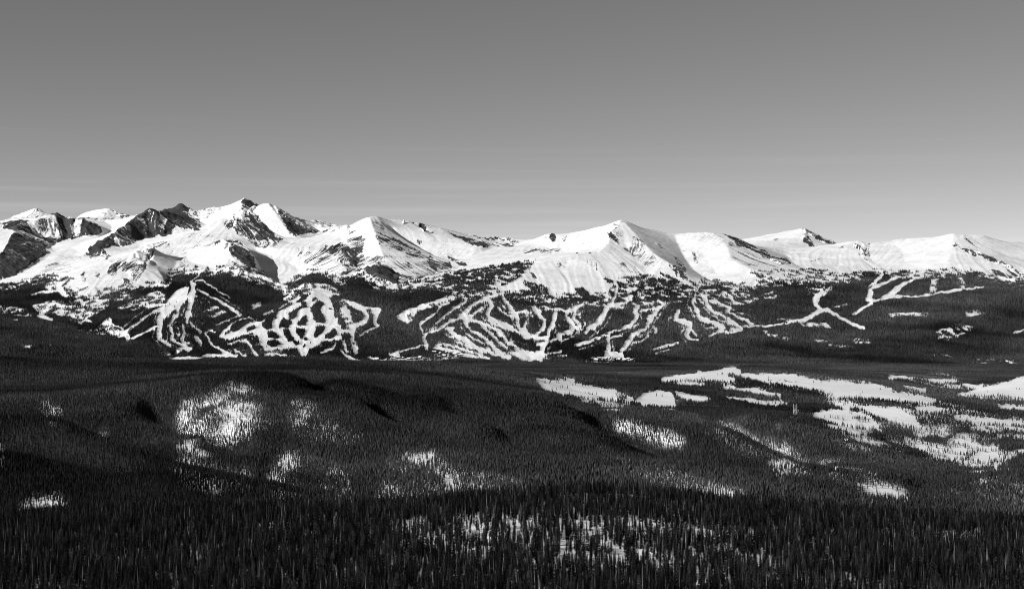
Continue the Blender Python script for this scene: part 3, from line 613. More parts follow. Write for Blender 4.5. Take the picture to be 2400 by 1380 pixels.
RUNS = [
    ([(450, 662), (453, 673), (448, 695), (447, 715), (440, 740), (436, 755)], [8, 9, 15, 12, 12, 8]),
    ([(400, 720), (380, 740), (375, 760), (373, 790), (385, 800), (400, 810)], [11, 11, 12, 12, 10, 7]),
    ([(380, 723), (350, 737), (325, 753), (308, 768), (292, 780), (280, 792)], [7, 6, 7, 6, 9, 7]), ([(288, 780), (298, 788), (300, 795)], [10, 12, 8]),
    ([(308, 795), (342, 777), (372, 763)], 5), ([(422, 715), (415, 735), (403, 755), (392, 767)], [9, 9, 8, 6]), ([(443, 755), (457, 767), (472, 780)], 3),
    ([(400, 772), (405, 782), (403, 793), (420, 805), (433, 810)], [8, 8, 7, 7, 6]), ([(428, 763), (433, 780), (428, 795), (432, 808)], [6, 8, 9, 8]),
    ([(458, 790), (467, 800), (472, 808)], 6), ([(413, 828), (422, 818), (447, 817)], [4, 8, 8]), ([(400, 842), (458, 838), (517, 832), (555, 834)], [7, 7, 8, 6]),
    ([(458, 657), (475, 658), (500, 675), (543, 700)], [3, 4, 2.5, 1.5]), ([(463, 678), (500, 698), (533, 717), (562, 736)], [4, 5, 6, 4]), ([(445, 660), (467, 643)], 3),
    ([(275, 788), (290, 772), (262, 760)], 2.5),
    ([(480, 783), (490, 773), (507, 778)], 3), ([(482, 782), (490, 797), (500, 808), (517, 820), (540, 831)], [5, 6, 6, 7, 8]),
    ([(567, 797), (580, 800), (588, 815), (600, 832)], [6, 8, 7, 7]), ([(550, 818), (573, 834)], 5), ([(533, 807), (567, 797)], 3),
    ([(710, 687), (733, 683), (758, 682), (792, 690)], [5, 6, 8, 4]), ([(667, 698), (690, 687)], 5), ([(620, 738), (637, 730)], 4), ([(508, 760), (542, 747), (567, 737)], 2.5),
    ([(750, 827), (775, 817), (787, 803)], [4, 6, 6]), ([(638, 818), (675, 810), (710, 810)], [6, 9, 9]), ([(622, 828), (655, 832), (692, 838)], [7, 3, 5]),
    ([(800, 705), (808, 735), (815, 765)], [14, 22, 22], .35), ([(803, 775), (828, 775)], 9), ([(825, 780), (828, 800), (833, 822)], [12, 11, 12], .1),
    ([(810, 707), (842, 722), (857, 733), (858, 750), (848, 757)], [6, 9, 10, 11, 8]), ([(817, 705), (867, 723), (890, 726)], [3, 4, 8]), ([(885, 728), (880, 740), (877, 757), (888, 762)], [16, 13, 8, 4]), ([(875, 726), (878, 735)], 10),
    ([(848, 757), (833, 763), (810, 765)], 6), ([(842, 785), (873, 770), (888, 762)], 3.5), ([(800, 820), (810, 833), (830, 843), (845, 846)], [6, 7, 6, 5]), ([(805, 798), (813, 823)], 4),
    ([(930, 743), (950, 733), (983, 718), (1025, 705), (1047, 703)], [5, 9, 6, 4, 3]), ([(945, 742), (956, 756)], [14, 5]), ([(992, 782), (983, 763), (995, 750), (1022, 732), (1030, 718), (1050, 710)], [3, 6, 6, 4, 5, 5]),
    ([(1022, 757), (1050, 735), (1087, 708), (1095, 702)], [4, 5, 5, 8]), ([(993, 782), (1030, 770), (1057, 750), (1082, 743)], [4, 5, 5, 4]), ([(1000, 770), (1020, 765)], 3, .4),
    ([(1082, 743), (1093, 732), (1108, 715), (1127, 705), (1147, 693), (1167, 690)], [8, 11, 9, 7, 7, 6]), ([(1090, 745), (1103, 745)], [14, 16]), ([(1103, 740), (1127, 722)], 5),
    ([(1142, 697), (1152, 718), (1143, 733), (1150, 748), (1183, 760), (1200, 768)], [7, 11, 12, 13, 8, 7]), ([(1180, 698), (1195, 720), (1200, 740)], [7, 9, 9]), ([(1200, 725), (1212, 750), (1217, 767), (1233, 782), (1250, 787)], [8, 11, 11, 10, 7]),
    ([(1167, 720), (1197, 743)], 3), ([(1090, 753), (1100, 773), (1125, 785), (1150, 805), (1167, 823), (1192, 838)], [7, 8, 8, 9, 11, 11]), ([(1105, 750), (1133, 760), (1175, 777), (1188, 798), (1200, 807)], [7, 6, 7, 8, 7]),
    ([(1200, 800), (1210, 815), (1225, 832)], [8, 9, 12]), ([(1127, 763), (1152, 782), (1167, 800), (1188, 815)], [4, 6, 6, 7]), ([(1150, 757), (1200, 773), (1240, 790)], [4, 5, 7]),
    ([(1050, 771), (1067, 785), (1092, 798), (1113, 815), (1150, 827), (1195, 839)], [7, 10, 12, 12, 8, 9]), ([(1045, 770), (1064, 768)], 4), ([(1000, 785), (992, 793), (998, 807), (1000, 818)], [4, 10, 11, 6]),
    ([(995, 808), (950, 820), (920, 828)], [4, 3, 4]), ([(915, 830), (928, 830)], [8, 12]), ([(1018, 813), (1050, 820), (1083, 830), (1147, 839)], [6, 8, 7, 5]), ([(1022, 807), (1042, 807), (1108, 825)], [5, 5, 5]),
    ([(893, 847), (925, 842), (1008, 841)], [6, 6, 7], .1), ([(863, 838), (887, 840)], 5), ([(1250, 720), (1267, 740), (1277, 755), (1273, 770), (1255, 782)], [10, 10, 9, 8, 7]),
    ([(1233, 728), (1237, 743), (1233, 760), (1227, 773)], [12, 9, 9, 8], .25), ([(1210, 732), (1235, 726)], 4), ([(1303, 723), (1297, 757), (1288, 773), (1280, 798), (1272, 815), (1267, 840)], [6, 10, 9, 9, 12, 15]),
    ([(1270, 722), (1305, 726)], 9, .35), ([(1258, 807), (1276, 805)], 5), ([(1230, 785), (1262, 792), (1283, 788)], 6), ([(1367, 712), (1348, 723), (1330, 730), (1327, 742), (1342, 760), (1340, 773), (1308, 787)], [6, 9, 9, 10, 10, 9, 5]),
    ([(1343, 718), (1350, 733), (1345, 743), (1360, 762), (1347, 768)], [6, 6, 7, 7, 8]), ([(1310, 725), (1330, 730)], 5), ([(1287, 799), (1308, 794)], 3.5), ([(1278, 830), (1316, 823)], [3, 4]), ([(1310, 790), (1314, 804)], [8, 2]),
    ([(1433, 712), (1422, 723), (1412, 743), (1397, 760), (1372, 779)], [12, 12, 13, 12, 7]), ([(1433, 710), (1442, 690), (1447, 673), (1440, 655)], 4), ([(1425, 715), (1460, 710), (1480, 700)], [8, 5, 4]),
    ([(1350, 809), (1383, 799), (1433, 778), (1475, 763), (1490, 748), (1490, 728), (1493, 717)], [5, 6, 5, 9, 12, 13, 6]), ([(1425, 783), (1423, 798), (1427, 815), (1422, 832)], [9, 10, 12, 12]),
    ([(1458, 822), (1467, 808), (1483, 785), (1513, 767), (1527, 743), (1542, 723), (1553, 712), (1542, 703)], [7, 9, 9, 8, 14, 8, 7, 6]), ([(1475, 802), (1480, 790)], 10), ([(1533, 768), (1542, 772), (1535, 778)], 4),
    ([(1500, 727), (1533, 722)], 4), ([(1428, 793), (1458, 785)], 2.5), ([(1505, 797), (1520, 785)], [4, 7]), ([(1475, 807), (1505, 797)], 2), ([(1528, 820), (1567, 809), (1588, 803)], [4, 6, 3]),
    ([(1387, 838), (1433, 841), (1490, 843)], 6, .3), ([(1383, 848), (1430, 850)], 4, .1), ([(1273, 838), (1327, 833)], 7, .5), ([(1373, 843), (1376, 858)], 5, .3),
    ([(1592, 727), (1582, 748), (1600, 753)], [8, 12, 9]), ([(1600, 752), (1615, 763), (1610, 783), (1617, 793), (1636, 796)], [8, 14, 9, 6, 3]), ([(1617, 768), (1632, 787)], [8, 4]),
    ([(1630, 690), (1625, 710), (1633, 728), (1642, 747), (1667, 755), (1697, 768), (1662, 786)], [5, 6, 9, 11, 9, 9, 5]), ([(1650, 695), (1658, 715), (1668, 728), (1693, 740), (1715, 753), (1738, 770), (1703, 780)], [9, 8, 8, 5, 7, 7, 5]),
    ([(1663, 703), (1687, 712), (1707, 723), (1703, 728), (1727, 742), (1750, 748), (1758, 757), (1767, 757)], [8, 5, 7, 4, 3, 7, 7, 4]), ([(1713, 770), (1740, 770)], 5),
    ([(1745, 765), (1795, 763), (1842, 758), (1867, 752), (1892, 747), (1908, 735), (1925, 726)], [3, 4, 3.5, 6, 10, 11, 9]), ([(1927, 685), (1913, 697), (1915, 715), (1925, 725)], [9, 13, 11, 9]), ([(1950, 672), (1930, 688)], [8, 10], .2),
    ([(1925, 725), (1942, 728), (1967, 742), (1983, 750), (2000, 760), (2025, 768)], [6, 7, 7, 5, 7, 7], .05), ([(1938, 721), (1943, 726)], 6), ([(1910, 796), (1935, 801), (1960, 809), (2000, 812)], [3, 6, 7, 6], .45),
    ([(1955, 720), (1985, 713)], 2.5, .3), ([(2065, 645), (2050, 662), (2035, 672)], [7, 6, 3]), ([(2103, 650), (2072, 663), (2038, 678), (2040, 688), (2033, 700), (2057, 704)], [7, 6, 9, 12, 11, 6]),
    ([(2163, 646), (2133, 658), (2108, 673), (2083, 690), (2063, 702)], [4, 6, 10, 13, 6]), ([(2075, 696), (2150, 693), (2200, 686), (2258, 678), (2308, 672)], [6, 5, 7, 6, 3]),
    ([(2195, 648), (2188, 668), (2183, 687)], 15, .4), ([(2250, 648), (2250, 660), (2257, 675)], [14, 13, 17], .4), ([(2000, 738), (2033, 715), (2045, 711)], [4, 4.5, 2.5]), ([(2087, 737), (2150, 736), (2173, 735)], [6, 9, 7], .3),
    ([(2375, 781), (2400, 773), (2450, 760)], 3.5), ([(90, 740), (122, 749)], [5, 10], .05), ([(28, 748), (40, 748)], 3, .2), ([(183, 773), (190, 775)], 6, .2), ([(205, 780), (212, 776)], 6, .3),
]
for r in RUNS:          # narrow glades cut beside the longer runs
    p_ = np.array(r[0], float)
    L_ = np.hypot(*np.diff(p_, axis=0).T).sum()
    mw = max(r[1]) if isinstance(r[1], list) else r[1]
    if L_ > 34 and mw >= 5 and len(r) < 3 and (370 < p_[0, 0] < 480 or 1040 < p_[0, 0] < 1740):
        t_ = np.gradient(p_, axis=0); t_ /= np.hypot(t_[:, 0], t_[:, 1])[:, None] + 1e-6
        for sg in ((-1,) if int(p_[0, 0]) % 2 else (1,)):
            off = mw * .5 + 5 + 2 * ((int(p_[0, 0]) * 7) % 3)
            q_ = p_ + sg * off * np.stack([-t_[:, 1], t_[:, 0]], -1)
            stroke(TM, q_[:max(2, len(q_) - 1)] if sg > 0 else q_[min(1, len(q_) - 2):], 2.3, .35)
for r in RUNS:
    w_ = r[1] if isinstance(r[1], list) else [r[1]] * len(r[0])
    stroke(TM, r[0], [v * (0.94 if v > 3 else 1.0) for v in w_], r[2] if len(r) > 2 else 0.02)
# the open face of the second ski hill, with its islands of timber
poly(TM, [(728, 690), (735, 686), (758, 681), (790, 690), (772, 696), (778, 710), (783, 723), (785, 740), (792, 755), (800, 764), (800, 792), (787, 796), (755, 798), (740, 807), (725, 817), (718, 832), (702, 832), (698, 815), (675, 812), (637, 818), (622, 820), (610, 807), (605, 790), (595, 785), (567, 788), (530, 797), (516, 791), (514, 785), (523, 777), (542, 756), (585, 741), (600, 752), (613, 754), (633, 739), (660, 717), (690, 699)], 0.02)
for g_ in ([(545, 757), (585, 743), (597, 750), (580, 758), (560, 772), (542, 777), (523, 788), (527, 780), (538, 772)], [(577, 768), (595, 760), (600, 767), (595, 773), (580, 778)], [(562, 785), (590, 780), (597, 782), (577, 788), (563, 789)],
           [(613, 756), (615, 763), (618, 769), (627, 774), (637, 769), (640, 755), (650, 733), (683, 713), (687, 703), (667, 714), (633, 738)], [(628, 775), (638, 774), (657, 788), (657, 793), (630, 792), (626, 787)], [(628, 797), (647, 795), (660, 807), (647, 812), (638, 814), (625, 808)],
           [(653, 772), (655, 753), (663, 742), (673, 748), (683, 747), (682, 760), (673, 768), (660, 768)], [(665, 770), (677, 768), (683, 782), (690, 793), (692, 800), (682, 800), (668, 793), (667, 782)], [(677, 743), (680, 730), (707, 715), (705, 707), (720, 706), (717, 717), (700, 728), (692, 747), (683, 748)],
           [(688, 712), (708, 692), (727, 692), (717, 700), (708, 707)], [(695, 758), (710, 740), (720, 737), (720, 757), (713, 763), (700, 762)], [(693, 767), (710, 768), (717, 775), (713, 783), (708, 793), (702, 792), (692, 778)], [(711, 790), (718, 787), (727, 795), (713, 800)],
           [(728, 720), (747, 702), (760, 707), (752, 727), (763, 747), (760, 757), (738, 757), (737, 743), (730, 733)], [(735, 785), (743, 763), (765, 762), (762, 772), (748, 788), (742, 792)], [(758, 792), (783, 768), (792, 777), (785, 790), (767, 793)], [(728, 705), (738, 693), (747, 698), (733, 708)]):
    poly(TM, g_, 1.0)
# timbered islands left standing in the open slopes
for pts, w in [([(445, 672), (443, 682)], 6), ([(432, 712), (425, 728)], 5), ([(548, 765), (560, 760)], 0.1), ([(713, 812), (716, 808)], 5), ([(697, 803), (690, 802)], 7), ([(1228, 745), (1222, 765)], 9), ([(1253, 745), (1255, 765)], 12), ([(1242, 750), (1244, 765)], 4),
               ([(1243, 800), (1250, 812)], 9), ([(1255, 820), (1262, 812)], 6), ([(718, 750), (706, 758)], 8), ([(770, 722), (775, 724)], 5)]:
    stroke(TM, pts, w, 1.0)

# bare rock and wind-scoured turf on the heights, with some shade of right-hand flanks painted in: coverage 0..1
RK = plan(0.015)
for pts, v in [
    ([(700, 580), (760, 575), (850, 580), (860, 640), (800, 650), (760, 630), (700, 615)], .30), ([(450, 545), (530, 555), (560, 570), (420, 585)], .12), ([(850, 600), (1000, 600), (1080, 640), (930, 660), (860, 640)], .16), ([(400, 590), (440, 590), (440, 650), (390, 650)], .15),
    ([(30, 515), (60, 514), (100, 512), (171, 511), (200, 513), (236, 531), (237, 545), (215, 553), (190, 556), (160, 560), (125, 570), (108, 582), (116, 592), (80, 615), (40, 642), (0, 657), (-120, 690), (-200, 660), (0, 596), (16, 572), (36, 540), (5, 535), (0, 522)], .84),
    ([(60, 516), (80, 520), (100, 560), (85, 560)], .45), ([(115, 525), (125, 520), (140, 555), (125, 560)], .4), ([(172, 512), (190, 514), (188, 555), (170, 556)], .25), ([(-350, 575), (0, 523), (20, 530), (0, 535), (-200, 570)], .5),
    ([(351, 486), (365, 490), (390, 513), (412, 530), (402, 548), (350, 558), (292, 575), (270, 575), (236, 585), (255, 605), (225, 602), (208, 578), (240, 560), (275, 540), (300, 522), (335, 497)], .84),
    ([(376, 500), (384, 502), (392, 515), (384, 540), (376, 530)], .25), ([(350, 488), (358, 500), (352, 530), (346, 510)], .4), ([(268, 555), (282, 562), (278, 585), (270, 578)], .2), ([(205, 580), (255, 600), (250, 612), (215, 605)], .5),
    ([(366, 490), (400, 491), (440, 500), (466, 520), (464, 533), (472, 541), (430, 540), (405, 528), (383, 506)], .86),
    ([(384, 488), (402, 483), (427, 471), (446, 484), (447, 498), (400, 495)], .6), ([(450, 496), (500, 488), (522, 487), (485, 512), (465, 528)], .45),
    ([(340, 575), (395, 563), (395, 580), (345, 580)], .35),
    ([(566, 469), (575, 468), (606, 481), (592, 491), (565, 497), (566, 480)], .78),
    ([(530, 512), (545, 509), (560, 501), (585, 494), (602, 503), (618, 525), (640, 541), (664, 563), (640, 572), (622, 578), (590, 570), (560, 550), (543, 530)], .70),
    ([(512, 512), (545, 510), (550, 530), (535, 535)], .3), ([(590, 560), (660, 565), (640, 580), (600, 580)], .4),
    ([(640, 483), (690, 514), (736, 547), (700, 548), (686, 545), (668, 525), (655, 508)], .74), ([(664, 525), (690, 545), (700, 552), (680, 548)], .5), ([(606, 478), (632, 476), (640, 483), (625, 482)], .5),
    ([(670, 508), (700, 514), (735, 515), (800, 530), (835, 540), (800, 543), (735, 547)], .55),
    ([(537, 576), (560, 577), (577, 584), (596, 602), (599, 628), (580, 630), (560, 620), (541, 600)], .9), ([(500, 566), (530, 562), (565, 566), (570, 577), (540, 574), (510, 572)], .65), ([(536, 595), (560, 610), (590, 630), (560, 632), (540, 615)], .55), ([(520, 577), (536, 574), (524, 587)], .8), ([(500, 605), (518, 598), (505, 612)], .3),
    ([(600, 632), (625, 640), (660, 672), (640, 668), (610, 655), (560, 640), (520, 632), (545, 626)], .55),
    ([(259, 487), (285, 500), (304, 507), (285, 510), (270, 500)], .6), ([(240, 500), (256, 492), (262, 510), (245, 510)], .2), ([(185, 511), (270, 511), (300, 512), (230, 514)], .4), ([(45, 503), (70, 495), (85, 488), (107, 501), (100, 510), (70, 512)], .35), ([(116, 503), (133, 495), (157, 511), (120, 512)], .75),  # first patch: shade on the snow peak's right side, painted as dark coverage
    ([(336, 582), (363, 584), (359, 602), (345, 612), (337, 640), (318, 660), (300, 642), (258, 618), (305, 604)], .55), ([(258, 615), (272, 622), (275, 645), (262, 645), (248, 640)], .55), ([(285, 650), (300, 655), (305, 668), (290, 668)], .7), ([(190, 640), (198, 635), (202, 660), (195, 660)], .5), ([(222, 635), (236, 645), (233, 655), (224, 648)], .4), ([(340, 584), (363, 584), (358, 602)], .9),
    ([(180, 674), (205, 672), (198, 684), (185, 682)], .4), ([(130, 615), (200, 625), (150, 640), (60, 655), (100, 630)], .22),
    ([(770, 585), (800, 568), (820, 580), (836, 600), (842, 625), (815, 628), (785, 605)], .6), ([(815, 540), (838, 530), (855, 560), (845, 590), (815, 575)], .3),
    ([(868, 512), (880, 514), (905, 540), (895, 542), (875, 525)], .35), ([(874, 540), (900, 548), (950, 572), (1000, 600), (1055, 615), (1062, 635), (1030, 630), (990, 610), (940, 590), (890, 575)], .42), ([(1045, 600), (1090, 615), (1092, 628), (1060, 612)], .5), ([(960, 560), (990, 562), (985, 572)], .35), ([(950, 610), (965, 618), (955, 626)], .5), ([(1000, 605), (1020, 610), (1028, 635), (1015, 630)], .6),
    ([(880, 614), (905, 622), (941, 645), (930, 655), (932, 668), (905, 660), (868, 632)], .82), ([(800, 640), (815, 638), (812, 645)], .7), ([(855, 622), (875, 630), (905, 662), (895, 672), (870, 655)], .5),
    ([(985, 521), (995, 528), (1000, 535), (996, 545), (984, 533)], .93), ([(942, 521), (950, 522), (946, 528)], .9), ([(965, 522), (972, 521), (968, 527)], .7), ([(1000, 543), (1020, 543), (1018, 546)], .6),
    ([(1048, 543), (1075, 550), (1130, 563), (1180, 573), (1130, 578), (1092, 566)], .55), ([(1040, 531), (1125, 553), (1215, 566), (1215, 569), (1125, 557)], .8), ([(1150, 573), (1205, 570), (1210, 575), (1170, 578)], .6),
    ([(1288, 549), (1300, 549), (1303, 565), (1295, 566), (1290, 558)], .8), ([(1272, 555), (1288, 552), (1290, 566), (1276, 566)], .15), ([(1315, 560), (1330, 552), (1322, 566)], .25), ([(1225, 592), (1243, 584), (1318, 585), (1305, 594), (1260, 590)], .5),
    ([(1424, 547), (1434, 546), (1455, 565), (1448, 575), (1436, 565)], .55), ([(1438, 526), (1446, 527), (1444, 530), (1438, 529)], .95), ([(1446, 532), (1451, 529), (1440, 540), (1432, 545)], .5), ([(1440, 535), (1500, 560), (1560, 600), (1560, 640), (1490, 610), (1450, 570)], .18), ([(1475, 520), (1504, 531), (1500, 533)], .9), ([(1525, 565), (1545, 572), (1560, 587), (1545, 580)], .45),
    ([(1370, 605), (1385, 604), (1410, 630), (1400, 635), (1375, 615)], .25), ([(1300, 610), (1318, 612), (1316, 632), (1305, 625)], .25), ([(1450, 615), (1490, 625), (1500, 640), (1470, 640)], .3), ([(1560, 612), (1600, 630), (1612, 660), (1590, 650)], .5), ([(1580, 603), (1595, 608), (1612, 640), (1600, 640)], .5), ([(1240, 635), (1258, 650), (1250, 655)], .6),
    ([(1690, 547), (1712, 552), (1735, 562), (1770, 578), (1800, 592), (1790, 605), (1760, 590), (1725, 570)], .58), ([(1790, 595), (1840, 605), (1855, 620), (1830, 622), (1800, 612)], .45), ([(1705, 565), (1760, 585), (1830, 622), (1800, 630), (1745, 622), (1715, 600)], .17), ([(1620, 585), (1632, 595), (1638, 615), (1628, 612)], .25),
    ([(1882, 535), (1890, 541), (1935, 562), (1948, 572), (1935, 572), (1912, 560), (1888, 548)], .85), ([(1884, 550), (1892, 556), (1910, 578), (1898, 578), (1884, 565)], .85), ([(1810, 560), (1830, 555), (1822, 565)], .25), ([(1946, 562), (1958, 570), (1952, 571)], .9),
    ([(2003, 568), (2014, 575), (2036, 600), (2030, 602), (2010, 585), (2000, 578)], .65), ([(2020, 572), (2040, 570), (2040, 600), (2028, 590)], .4), ([(1965, 580), (1980, 572), (1968, 590)], .4), ([(2000, 580), (2020, 600), (2035, 613), (2020, 605)], .5), ([(1900, 615), (1922, 605), (1908, 618)], .4),
    ([(2233, 572), (2243, 574), (2236, 577)], .95), ([(2240, 574), (2270, 585), (2330, 605), (2370, 625), (2400, 643), (2400, 650), (2360, 625), (2320, 610), (2270, 590)], .72), ([(2240, 582), (2270, 588), (2300, 605), (2265, 592)], .4), ([(2255, 552), (2262, 556), (2285, 575), (2312, 588), (2275, 575)], .35), ([(2320, 630), (2345, 635), (2380, 655), (2370, 664), (2345, 655)], .45), ([(2350, 625), (2385, 645), (2400, 662), (2370, 645)], .5),
]:
    poly(RK, pts, min(.97, v * (1.25 if v < .5 else 1.06)))

